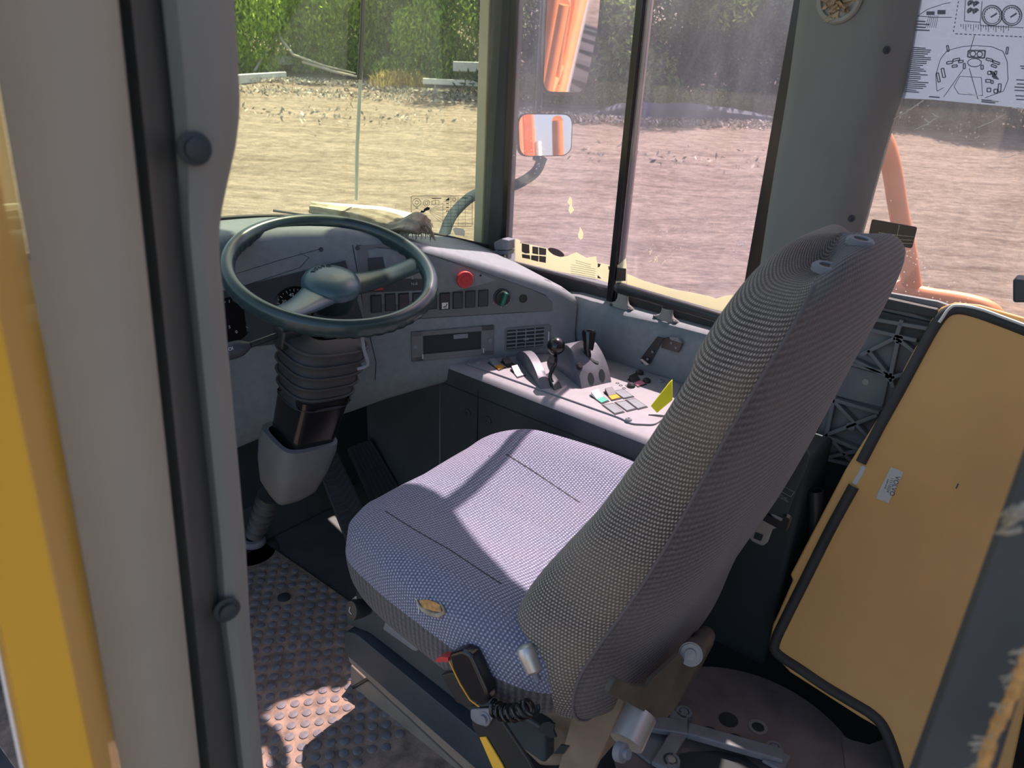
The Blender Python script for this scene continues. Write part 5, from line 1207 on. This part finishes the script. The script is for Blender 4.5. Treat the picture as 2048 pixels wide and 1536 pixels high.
# cab plan drawing
rl_((820, 400), (815, 330), (835, 260), (865, 222), (930, 205), (985, 200), (1060, 205), (1110, 225), (1128, 270), (1132, 350), (1112, 400), (1030, 430)); rl_((820, 400), (850, 385))
rl_((958, 222), (1032, 222), (1028, 255), (955, 250), (958, 222), wd=0.0025); circ_(978, 236, 12, 0.0018); circ_(1008, 238, 12, 0.0018)
circ_(985, 275, 30, 0.0015, 0.6)
rl_((935, 305), (850, 425)); rl_((962, 300), (1000, 435)); rl_((920, 335), (1015, 340), (1020, 420), (915, 412), (895, 380), (920, 335), wd=0.001)
for (x, y, w2, h2, a) in [(876, 275, 26, 10, -10), (905, 262, 30, 9, -12), (898, 290, 22, 9, -8), (925, 270, 20, 9, -8), (1050, 262, 30, 9, 14), (1080, 275, 30, 9, 18), (1070, 290, 24, 9, 20), (1018, 295, 10, 18, 0), (940, 290, 9, 22, 0), (1050, 320, 14, 14, 0), (1068, 330, 8, 16, 10), (1078, 320, 8, 16, 10), (1045, 355, 22, 12, 0), (1062, 360, 10, 12, 0), (1048, 395, 16, 16, 0), (1078, 400, 16, 16, 0), (1095, 385, 12, 34, 4), (848, 320, 12, 40, -12), (826, 340, 10, 40, -12), (868, 213, 8, 26, -10), (1128, 222, 8, 30, 8)]:
    ca, sa = math.cos(math.radians(a)), math.sin(math.radians(a)); cr = [(x+dx*w2/2*ca-dy*h2/2*sa, y+dx*w2/2*sa+dy*h2/2*ca) for dx, dy in ((-1, -1), (1, -1), (1, 1), (-1, 1), (-1, -1))]; rl_(*cr, wd=0.0018)
for k in range(6): rl_((1052+k*3, 312+k*6), (1072+k*4, 318+k*6), wd=0.002)
rl_((785, 424), (832, 428), wd=0.0022); rl_((1015, 438), (1090, 446), wd=0.0022); rl_((1015, 446), (1075, 452), wd=0.0022)
mb.build('printed_diagram', mat('grey ink', (0.16, 0.19, 0.24), 0.8), od_, smooth=False)
mb = MB()
for a, c in (((600, 540), (760, 440)), ((950, 405), (1010, 420)), ((1040, 432), (1100, 446)), ((720, 570), (830, 510)), ((765, 520), (790, 540)), ((985, 605), (1005, 596)), ((1110, 690), (1165, 680)), ((1150, 470), (1200, 478)), ((800, 498), (826, 512)), ((1000, 560), (1120, 500))):
    ribbon(mb, [rx(*a, XR-0.002), rx((a[0]+c[0])/2, (a[1]+c[1])/2+4, XR-0.002), rx(*c, XR-0.002)], (-1, 0, 0), 0.0011, 0.0003)
tag(mb.build('glass_scratches', M_white, None, smooth=False), 'white scratches on the rear side window glass', 'scratch')
bs_ = thing('black_sticker', 'small black rectangular sticker with thin cracks on rear side window', 'sticker', tuple(ox(1790, 468, XR)))
q = [(1744, 438), (1835, 454), (1824, 497), (1735, 480)]
prism('sticker_face', roundpoly([ox(*p, XR) for p in q], 0.004, 3), (-0.0008, 0, 0), M_gloss, bs_, smooth=False)
mb = MB(); C8b = lambda x, y: (1400+x*460/2048, 400+y*300/1336)
for seg in (((1590, 290), (1750, 312), (1905, 328)), ((1775, 222), (1760, 300), (1735, 395)), ((1720, 350), (1900, 358)), ((1705, 380), (1895, 388)), ((1700, 385), (1720, 355))): ribbon(mb, [ox(*C8b(*p), XR-0.001) for p in seg], (-1, 0, 0), 0.0006, 0.0002)
mb.build('crack_lines', M_stick, bs_, smooth=False)
tag(prism('door_latch', sx([(2025, 558), (2060, 562), (2060, 606), (2025, 606)], 1.0), (0.03, 0, 0), M_darkpl, None, 0.003), 'small dark grey block at right edge of the frame before the window', 'latch')

# torn foam fibres on the rear post
fm = thing('torn_foam_seal', 'frayed yellow foam seal strip peeling on the rear door post', 'seal', tuple(ox(2010, 1400, 0.27)))
random.seed(9); mb = MB()
pts = smoothpts([ox(x, y, 0.285) for x, y in ((2060, 1300), (2045, 1340), (2020, 1400), (1990, 1460), (1975, 1500), (1960, 1560))], 5)
rr = [0.0016+random.uniform(0, 0.0014) for _ in pts]; mb.tube(pts, rr, 8); mb.build('foam_strip', M_foam, fm)
mb = MB()
for k in range(26):
    a = pts[random.randrange(len(pts))]; mb.tube([a, a+V(-0.003, random.uniform(0, 0.006), random.uniform(-0.004, 0.003))], 0.0004, 5)
mb.build('foam_fibres', M_towel, fm, smooth=False)
mb = MB()
for a, c in (((2050, 1008), (2004, 1045)), ((2050, 1022), (2000, 1060)), ((2048, 1015), (2010, 1022)), ((2040, 1058), (1990, 1066)), ((2050, 1030), (2015, 1035)), ((2030, 1015), (2000, 1032))):
    mb.tube([ox(a[0], a[1], 0.285), ox((a[0]+c[0])/2, (a[1]+c[1])/2+3, 0.28), ox(*c, 0.285)], [0.0012, 0.001, 0.0004], 6)
tag(mb.build('foam_shreds', M_towel, None, smooth=False), 'pale shredded foam tuft sticking out from the rear door post', 'foam')

# ================================================================== OUTSIDE
DH = V(CF.x, CF.y, 0).normalized()              # downhill-to-uphill direction of the yard
SL = 0.066
def gz(x, y): 
    d = DH.x*x+DH.y*y; return -2.1+SL*max(0, d-2)
gn = V(-DH.x*SL, -DH.y*SL, 1)
def gp(px, py): return pl(px, py, DH*2+V(0, 0, -2.1), gn)
m = bpy.data.materials.new('yard dirt'); m.use_nodes = True; N = m.node_tree.nodes; L = m.node_tree.links; bs0 = N['Principled BSDF']; bs0.inputs['Roughness'].default_value = 0.95; bs0.inputs['Specular IOR Level'].default_value = 0.1
tc = N.new('ShaderNodeTexCoord'); mp = N.new('ShaderNodeMapping'); mp.vector_type = 'TEXTURE'; mp.inputs['Rotation'].default_value = (0, 0, math.radians(-53)); mp.inputs['Scale'].default_value = (3.2, 0.42, 1); L.new(tc.outputs['Object'], mp.inputs[0])
n1 = N.new('ShaderNodeTexNoise'); n1.inputs['Scale'].default_value = 1.2; n1.inputs['Detail'].default_value = 10; n1.inputs['Roughness'].default_value = 0.68; L.new(mp.outputs[0], n1.inputs[0])
n2 = N.new('ShaderNodeTexNoise'); n2.inputs['Scale'].default_value = 5; n2.inputs['Detail'].default_value = 12; n2.inputs['Roughness'].default_value = 0.75; L.new(tc.outputs['Object'], n2.inputs[0])
n3 = N.new('ShaderNodeTexNoise'); n3.inputs['Scale'].default_value = 9; n3.inputs['Detail'].default_value = 6; n3.inputs['Roughness'].default_value = 0.8
mp3 = N.new('ShaderNodeMapping'); mp3.vector_type = 'TEXTURE'; mp3.inputs['Rotation'].default_value = (0, 0, math.radians(-49)); mp3.inputs['Scale'].default_value = (2.4, 0.7, 1); L.new(tc.outputs['Object'], mp3.inputs[0]); L.new(mp3.outputs[0], n3.inputs[0])
cr = N.new('ShaderNodeValToRGB'); cr.color_ramp.elements[0].position = 0.34; cr.color_ramp.elements[0].color = (0.13, 0.095, 0.07, 1); cr.color_ramp.elements[1].position = 0.56; cr.color_ramp.elements[1].color = (0.34, 0.27, 0.215, 1)
mxx = N.new('ShaderNodeMath'); mxx.operation = 'MULTIPLY_ADD'; L.new(n2.outputs[0], mxx.inputs[0]); mxx.inputs[1].default_value = 0.45; 
mm = N.new('ShaderNodeMath'); mm.operation = 'MULTIPLY'; L.new(n1.outputs[0], mm.inputs[0]); mm.inputs[1].default_value = 0.55; L.new(mm.outputs[0], mxx.inputs[2]); L.new(mxx.outputs[0], cr.inputs[0])
r3 = N.new('ShaderNodeMapRange'); r3.inputs[1].default_value = 0.36; r3.inputs[2].default_value = 0.66; r3.inputs[3].default_value = 0.62; r3.inputs[4].default_value = 1.38; L.new(n3.outputs[0], r3.inputs[0])
s3 = N.new('ShaderNodeVectorMath'); s3.operation = 'SCALE'; L.new(cr.outputs[0], s3.inputs[0]); L.new(r3.outputs[0], s3.inputs['Scale']); L.new(s3.outputs[0], bs0.inputs['Base Color'])
bp = N.new('ShaderNodeBump'); bp.inputs['Strength'].default_value = 1; bp.inputs['Distance'].default_value = 0.25; L.new(mxx.outputs[0], bp.inputs['Height']); L.new(bp.outputs[0], bs0.inputs['Normal'])
M_dirt = m
vs = []; fs = []; n_ = 140
for i in range(n_+1):
    for j in range(n_+1):
        x = -70+150*i/n_; y = -70+150*j/n_; vs.append((x, y, gz(x, y)+(0.05*math.sin(x*1.3+y*0.4)+0.04*math.sin(y*2.1-x*0.7))*0.6))
fs = [(i*(n_+1)+j, (i+1)*(n_+1)+j, (i+1)*(n_+1)+j+1, i*(n_+1)+j+1) for i in range(n_) for j in range(n_)]
gd = mesh('ground', vs, fs, M_dirt, None, True, 80); struct(gd)

def leafmat(name, c1, c2, tr=0.45):
    m = bpy.data.materials.new(name); m.use_nodes = True; N = m.node_tree.nodes; L = m.node_tree.links
    for n in list(N): N.remove(n)
    out = N.new('ShaderNodeOutputMaterial'); gi = N.new('ShaderNodeNewGeometry'); r = N.new('ShaderNodeValToRGB'); r.color_ramp.elements[0].color = (*c1, 1); r.color_ramp.elements[1].color = (*c2, 1); L.new(gi.outputs['Random Per Island'], r.inputs[0])
    d = N.new('ShaderNodeBsdfDiffuse'); t = N.new('ShaderNodeBsdfTranslucent'); L.new(r.outputs[0], d.inputs[0]); L.new(r.outputs[0], t.inputs[0]); mx = N.new('ShaderNodeMixShader'); mx.inputs[0].default_value = tr; L.new(d.outputs[0], mx.inputs[1]); L.new(t.outputs[0], mx.inputs[2]); L.new(mx.outputs[0], out.inputs[0]); MATS[name] = m; return m
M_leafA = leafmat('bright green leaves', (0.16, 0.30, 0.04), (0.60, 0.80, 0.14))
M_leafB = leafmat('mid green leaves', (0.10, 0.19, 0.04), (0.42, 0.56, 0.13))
M_leafC = leafmat('backlit dark leaves', (0.03, 0.05, 0.03), (0.11, 0.15, 0.08), 0.3)  # backlit shade of the trees put into the leaf colour
M_leafD = leafmat('dry straw leaves', (0.25, 0.19, 0.06), (0.65, 0.52, 0.20), 0.4)
M_bark = mat('dark bark', (0.07, 0.06, 0.055), 0.95)
def leaves(n, centres, ls, up=0.3, asp=0.35, seed=1):
    """centres: list of (c, r3) ellipsoids; returns verts, faces"""
    g = np.random.default_rng(seed); wts = np.array([r[0]*r[1]*r[2] for _, r in centres]); idx = g.choice(len(centres), n, p=wts/wts.sum())
    C_ = np.array([tuple(c) for c, _ in centres])[idx]; Rr = np.array([r for _, r in centres])[idx]
    d = g.normal(size=(n, 3)); d /= np.linalg.norm(d, axis=1)[:, None]; rad = g.random(n)[:, None]**0.45
    P_ = C_+d*Rr*rad
    a = g.normal(size=(n, 3)); a[:, 2] += up*2; a /= np.linalg.norm(a, axis=1)[:, None]; b_ = np.cross(a, g.normal(size=(n, 3))); b_ /= np.linalg.norm(b_, axis=1)[:, None]
    s = ls*g.uniform(0.6, 1.4, n)[:, None]
    q = np.stack([P_-a*s, P_+b_*s*asp, P_+a*s, P_-b_*s*asp], 1).reshape(-1, 3)
    return q, np.arange(4*n).reshape(-1, 4)
def nbuild(name, q, f, m, parent):
    me = bpy.data.meshes.new(name); me.vertices.add(len(q)); me.vertices.foreach_set('co', q.ravel().astype(np.float32)); me.loops.add(f.size); me.loops.foreach_set('vertex_index', f.ravel().astype(np.int32))
    me.polygons.add(len(f)); me.polygons.foreach_set('loop_start', np.arange(0, f.size, 4, dtype=np.int32)); me.update(calc_edges=True); me.validate(); return link(name, me, m, parent, False)
def bush(px, py, h, w_, m, label, cat='bush', n=5000, ls=0.09, up=0.5, seed=1, name='bush', depth=0, trunk=None, base=0.0, group=None):
    p = gp(px, py)+DH*depth; p.z = gz(p.x, p.y); t = thing(name, label, cat, tuple(p), group); random.seed(seed); cs = []
    side = V(DH.y, -DH.x, 0)
    for k in range(16):
        a = random.uniform(-1, 1); c = p+side*a*w_*0.42+DH*random.uniform(-0.3, 1.1)*w_*0.5+V(0, 0, base+(h-base)*random.uniform(0.1, 0.85)); r = random.uniform(0.18, 0.32)*w_; cs.append((c, (r, r, r*random.uniform(0.9, 1.5))))
    for k in range(4):
        if base < 0.3: cs.append((p+side*(k-1.5)/3*w_*0.8+V(0, 0, 0.35), (w_*0.2, w_*0.2, 0.5)))
    q, f = leaves(n, cs, ls, up, 0.32, seed); q[:, 2] = np.maximum(q[:, 2], p.z-0.05); nbuild('foliage', q, f, m, t)
    mb = MB()
    for k in range(9 if trunk is None else 4):
        c = cs[k][0]; b0 = p+side*random.uniform(-0.3, 0.3)*w_*0.6; mb.tube([b0, (b0+c)/2+V(random.uniform(-.2, .2), random.uniform(-.2, .2), 0), c], [0.03 if trunk is None else trunk, 0.02 if trunk is None else trunk*0.7, 0.008], 6)
    mb.build('stems', M_tree if trunk is None else M_bark, t); return t
# bank of sunlit scrub behind the windscreen, left to right
LB = [(430, 150, 5.5, 4.0, M_leafA, 'bright green sunlit bush at far left behind the grey boards'),
      (560, 138, 5.5, 3.6, M_leafB, 'mid green bush behind the pale fallen branch, seen through the windscreen'),
      (665, 150, 5.5, 3.4, M_leafA, 'bright green feathery bush left of the wiper arm'),
      (760, 160, 5.5, 3.4, M_leafB, 'dense green bush just right of the wiper arm'),
      (850, 165, 5.5, 3.4, M_leafA, 'bright leafy bush behind the right end white beam'),
      (945, 172, 5.5, 3.6, M_leafB, 'shaded green bush nearest the front right pillar')]
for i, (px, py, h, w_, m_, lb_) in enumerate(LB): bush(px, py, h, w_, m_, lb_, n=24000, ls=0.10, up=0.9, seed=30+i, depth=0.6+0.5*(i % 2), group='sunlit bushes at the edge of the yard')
for i, (px, py, lb_) in enumerate([(585, 140, 'dry yellow grass tuft beside the grey boards'), (800, 178, 'dry yellow grass tuft left of the white beam, through the windscreen')]):
    p = gp(px, py); t = thing('grass_tuft', lb_, 'grass', tuple(p)); q, f = leaves(900, [(p+V(0, 0, 0.25), (1.3, 0.6, 0.35))], 0.16, 1.6, 0.08, 60+i); nbuild('blades', q, f, M_leafD, t)
RB = [(1060, 205, 6.0, 4.5, M_leafC, 'dark shaded tree behind the two wing mirrors'),
      (1190, 215, 6.0, 4.2, M_leafC, 'dark tree with bare leaning stems left of the window divider'),
      (1320, 222, 6.0, 4.2, M_leafB, 'olive green tree just right of the window divider'),
      (1440, 226, 6.0, 4.2, M_leafC, 'dark leafy tree in the middle of the fixed side pane'),
      (1560, 232, 6.0, 4.5, M_leafC, 'dark tree beside the broad grey pillar'),
      (1720, 250, 6.0, 5.0, M_leafC, 'dark tree hidden behind the broad grey pillar'),
      (1880, 262, 5.5, 5.0, M_leafC, 'dark tree behind the diagram sheet, left of two'),
      (2050, 275, 5.5, 5.0, M_leafC, 'dark tree behind the diagram sheet, at the right edge')]
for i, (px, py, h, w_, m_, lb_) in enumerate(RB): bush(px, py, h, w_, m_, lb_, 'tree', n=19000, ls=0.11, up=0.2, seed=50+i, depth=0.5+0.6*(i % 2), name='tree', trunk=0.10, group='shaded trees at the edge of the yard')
tr_ = tube('bare_stem', [gp(1360, 205)-V(0, 0, 0.1), gp(1356, 205)+V(0, 0, 1.6), gp(1348, 205)+V(0.3, 0.1, 3.2), gp(1360, 205)+V(0.2, 0.4, 5)], [0.14, 0.12, 0.10, 0.08], mat('dark bark', (0.07, 0.06, 0.055), 0.95), None, 12, sm=4); tag(tr_, 'dark upright tree trunk seen through the fixed side pane', 'stem')
for k, (a, b_, lb_) in enumerate([((1208, 205), 0.9, 'dark leaning stem nearest the window divider'), ((1196, 205), 0.4, 'dark leaning stem left of its neighbour near the divider')]):
    g0 = gp(*a); tag(tube('bare_stem', [g0-V(0, 0, 0.1), g0+V(b_*0.3, -b_*0.3, 1.2), g0+V(b_, -b_*0.9, 3.4)], [0.09, 0.075, 0.05], MATS['dark bark'], None, 10, sm=3), lb_, 'stem')
# low bank of leaf litter along the scrub
def litter(pts, n, label, seed, m_, wd_=0.9):
    g = np.random.default_rng(seed); P_ = [gp(*p) for p in pts]; cs = [(P_[i]*(1-t)+P_[i+1]*t+V(0, 0, 0.05), (wd_, wd_, 0.10)) for i in range(len(P_)-1) for t in (0, 0.25, 0.5, 0.75)]
    q, f = leaves(n, cs, 0.07, 0.0, 0.4, seed); o = nbuild('leaf_litter', q, f, m_, None); tag(o, label, 'leaf litter'); o['kind'] = 'stuff'
M_lit = leafmat('pale litter', (0.10, 0.08, 0.06), (0.62, 0.58, 0.50), 0.1)
litter([(480, 160), (620, 165), (720, 172), (830, 185), (960, 200)], 7000, 'pale leaf litter and twigs along the foot of the bushes', 71, M_lit)
litter([(1020, 235), (1200, 240), (1400, 248), (1620, 255)], 4500, 'dark leaf litter along the foot of the shaded trees', 72, M_lit)
litter([(620, 225), (700, 228), (860, 240)], 300, 'scattered wood chips on the yellow dirt track', 73, M_lit, 3.5)
litter([(500, 182), (700, 190), (940, 205)], 1100, 'sparse pale chips in front of the bushes on the dirt track', 75, M_lit, 2.2)
litter([(1250, 300), (1400, 315), (1560, 325)], 160, 'scattered pale chips on the dirt beyond the side window', 74, M_lit, 3.5)
# debris
def beam(px, py0, px2, py2, hgt, m_, name, label, cat='beam', lift=0.0, dep=0.25):
    a = gp(px, py0)+V(0, 0, lift); c = gp(px2, py2)+V(0, 0, lift); d = (c-a).normalized(); s = V(d.y, -d.x, 0).normalized()*dep
    tag(prism(name, [a, c, c+s, a+s], (0, 0, hgt), m_, None, 0.01), label, cat)
beam(440, 148, 592, 142, 0.30, M_grey, 'grey_beam', 'long pale grey beam lying at far left of the windscreen view', lift=0.25)
beam(455, 168, 565, 160, 0.28, M_grey, 'grey_board', 'bent grey board below the long pale beam', 'board')
beam(846, 190, 990, 196, 0.17, M_white, 'white_beam', 'long white beam propped before the bushes at right of the windscreen', lift=0.35, dep=0.18)
beam(905, 182, 990, 184, 0.30, M_grey, 'blue_sheet', 'pale bluish metal sheet behind the white beam', 'sheet', lift=0.65)
mb = MB()
for x in (870, 925, 975):
    g0 = gp(x, 192); mb.tube([g0, g0+V(0.05, 0.05, 0.36)], 0.04, 6)
tag(mb.build('trestle_feet', M_tree), 'rough supports holding up the white beam', 'support')
def branch(px, label):
    tag(tube('fallen_branch', [gp(x, y)+V(0, 0, h_) for x, y, h_ in px], [0.05, 0.045, 0.035, 0.02][:len(px)], M_tree, None, 8, sm=3) if False else tube('fallen_branch', [gp(x, y)+V(0, 0, h_) for x, y, h_ in px], [0.05, 0.045, 0.035, 0.02][:len(px)], M_tree, None, 8), label, 'branch')
branch([(510, 120+35, 0.2), (540, 150, 0.9), (562, 150, 1.35)], 'pale forked branch leaning up at left of the view')
branch([(562, 150, 1.35), (590, 158, 0.8), (650, 165, 0.55), (712, 168, 0.35)], 'long pale fallen branch sloping down to the right')
branch([(608, 160, 0.6), (670, 168, 0.4), (715, 172, 0.3)], 'thin pale branch lying just left of the wiper arm')
mb = MB(); g0 = gp(480, 146)
for dx in (0, 1.0): mb.tube([g0+V(dx, -dx*0.6, 0.3), g0+V(dx+0.1, -dx*0.6, 1.4)], 0.04, 6)
mb.tube([g0+V(0.1, 0, 1.4), g0+V(1.1, -0.6, 1.4)], 0.04, 6); tag(mb.build('rusty_frame', M_rust), 'rusty steel frame standing in the scrub at far left', 'frame')
box_ = MB(); g0 = gp(1370, 243)
pts = []
for k in range(9):
    t = k/8; pts.append(gp(1190+360*t, 236+10*t)+V(0, 0, 0.08))
bank = MB(); bank.tube(pts, [0.1, 0.35, 0.42, 0.40, 0.45, 0.38, 0.32, 0.22, 0.1], 10); tag(bank.build('tree_shade_mound', mat('tree shade blue', (0.06, 0.075, 0.11), 0.8, noise=0.2, nscale=3)), 'low slate-blue heap standing in for tree shade beyond the side window', 'heap')  # blue-grey mound added for the shade at the foot of the trees

# ---------------------------------------------------------------- truck parts outside the glass
orl = thing('guard_rail', 'orange tubular guard rail outside the rear side window', 'rail', tuple(ox(1800, 580, 2.0)))
A0 = ox(1748, 250, 2.0); pts = [A0+V(0, 0.05, 0.0), ox(1768, 268, 2.0), ox(1784, 330, 2.0), ox(1797, 420, 2.0), ox(1813, 500, 2.0), ox(1824, 572, 2.0)]
tube('upright', smoothpts([V(2.0, 0.62, 1.20), V(2.0, 0.56, 1.19), V(2.0, 0.518, 1.155), ox(1782, 330, 2.0), ox(1797, 420, 2.0), ox(1813, 500, 2.0), ox(1826, 590, 2.0)], 5), 0.022, M_orange, orl, 18)
tube('lower_bar', smoothpts([V(2.0, 0.62, 0.80), ox(1790, 577, 2.0), ox(1850, 592, 2.0), ox(1930, 605, 2.0), ox(1975, 620, 2.0), ox(1990, 640, 2.0), ox(1990, 690, 2.0)], 5), 0.022, M_orange, orl, 18)
tube('post', [V(2.0, 0.62, 1.20), V(2.0, 0.62, -0.3)], 0.022, M_orange, orl, 18)
def mirror(name, label, px, dpt, target, stalk):
    """px = outline of the housing in the photo"""
    c0 = od(*stalk, dpt); d = (c0-CC).normalized(); r = (Vector(target)-c0).normalized(); n = (r-d).normalized()
    t = thing(name, label, 'mirror', tuple(c0)); q = [pl(x, y, c0, n) for x, y in px]; q = roundpoly(q, 0.035, 5)
    cen = sum(q, Vector())/len(q); b = MB(); k = len(q)
    b.add(q+[p-n*0.01 for p in q]+[cen+(p-cen)*0.85-n*0.05 for p in q], [tuple(range(k))]+[(i, (i+1) % k, (i+1) % k+k, i+k) for i in range(k)]+[(i+k, (i+1) % k+k, (i+1) % k+2*k, i+2*k) for i in range(k)]+[tuple(range(2*k, 3*k))])
    b.build('housing', M_black, t)
    qi = [cen+(p-cen)*0.95+n*0.0015 for p in q]; prism('mirror_glass', qi, n*0.001, M_mirror, t, smooth=False); return t, cen, n
m1, c1, n1_ = mirror('wing_mirror', 'large upright rounded wing mirror reflecting orange truck body and tyre', [(1083, 190), (1170, 192), (1197, 60), (1215, -150), (1100, -150), (1090, 20)], 2.35, (1.72, -4.0, -0.2), (1140, 60))
m2, c2, n2_ = mirror('wide_mirror', 'small square wide-angle mirror below the large wing mirror', [(1033, 226), (1146, 227), (1143, 300), (1130, 312), (1036, 314)], 2.32, (2.0, -5.0, 1.7), (1090, 270))
ar = thing('mirror_arm', 'black tubular arm carrying both wing mirrors outside the cab', 'mirror arm', tuple(od(1085, 340, 2.38)))
tube('upright_tube', [od(1092, -60, 2.42), od(1085, 60, 2.42), od(1078, 200, 2.42), od(1072, 320, 2.42)], 0.011, M_black, ar)
tube('curved_arm', smoothpts([od(1085, 315, 2.42), od(1070, 345, 2.42), od(1030, 370, 2.40), od(985, 380, 2.38), od(945, 392, 2.34), od(905, 430, 2.26), od(885, 478, 2.20)], 5), 0.016, mat('blue-grey arm', (0.03, 0.045, 0.06), 0.9, spec=0.1), ar)
lathe('arm_base', [(0.07, -0.05), (0.065, 0.0), (0.04, 0.02), (0, 0.025)], od(880, 486, 2.20), (0, 0, 1), M_darkpl, ar)
wp = thing('wiper', 'thin pale wiper arm and blade standing upright on the windscreen', 'wiper', tuple(SW.hit(718, 405)[0]))
def wo(x, y, lift): 
    l, n = SW.hit(x, y); return l-n*lift
tube('wiper_arm', [wo(718, 404, 0.02), wo(722, 300, 0.03), wo(728, 180, 0.03), wo(735, 0, 0.03), wo(737, -60, 0.03)], 0.0045, M_grey, wp, 10)
mb = MB(); mb.tube([wo(722, 160, 0.012), wo(728, 60, 0.012), wo(732, -60, 0.012)], 0.006, 8); mb.build('wiper_blade', M_darkpl, wp)

# hauler body seen only in the mirrors
tb = thing('hauler_body', 'orange dump truck body and chassis, seen only in the wing mirrors', 'truck body', (1.3, -4.0, gz(1.3, -4)))
prism('dump_body', [(0.2, -1.2, 0.2), (0.2, -6.8, 0.4), (0.2, -7.4, 1.9), (0.2, -1.0, 1.7)], (1.62, 0, 0), M_orange, tb, 0.03)
for y in (-1.6, -3.2, -4.8, -6.2): prism('body_rib', [(1.82, y, 0.25), (1.82, y-0.16, 0.25), (1.82, y-0.16, 1.75), (1.82, y, 1.75)], (0.07, 0, 0), M_orange, tb, 0.01)
box('chassis', (1.1, -3.6, -0.45), (0.5, 3.2, 0.35), M_darkpl, tb, 0.02)
tube('body_prop', [V(1.90, -1.1, -0.6), V(1.90, -2.0, 0.9)], 0.05, M_orange, tb); tube('ram', [V(1.92, -1.5, -0.5), V(1.92, -2.6, 1.4)], 0.035, M_steel, tb)
for k, y in enumerate((-2.9, -5.0)):
    ty = thing('truck_tyre', ['knobbly black tyre of the orange hauler nearest the cab', 'knobbly black hindmost tyre of the orange hauler'][k], 'tyre', (1.75, y, gz(1.75, y)), 'hauler tyres')
    zc = gz(1.75, y)+0.83; lathe('tyre_carcass', [(0.42, -0.26), (0.74, -0.30), (0.80, -0.26), (0.81, 0.26), (0.74, 0.30), (0.42, 0.26)], (1.75, y, zc), (1, 0, 0), M_rubber, ty, 48)
    mb = MB()
    for j in range(30):
        a = 2*math.pi*j/30
        for s_ in (-1, 1): d = V(0, math.cos(a+s_*0.04), math.sin(a+s_*0.04)); mb.box(V(1.75, y, zc)+d*0.81+V(0.15*s_, 0, 0), (0.15, 0.025, 0.035), (V(1, 0.2*s_, 0).normalized(), d.cross(V(1, 0, 0)), d))
    mb.build('tread_lugs', M_rubber, ty, smooth=False); lathe('wheel_rim', [(0.42, 0.1), (0.42, 0.24), (0.38, 0.26), (0.2, 0.12), (0, 0.12)], (1.75, y, zc), (1, 0, 0), M_orange, ty, 32)
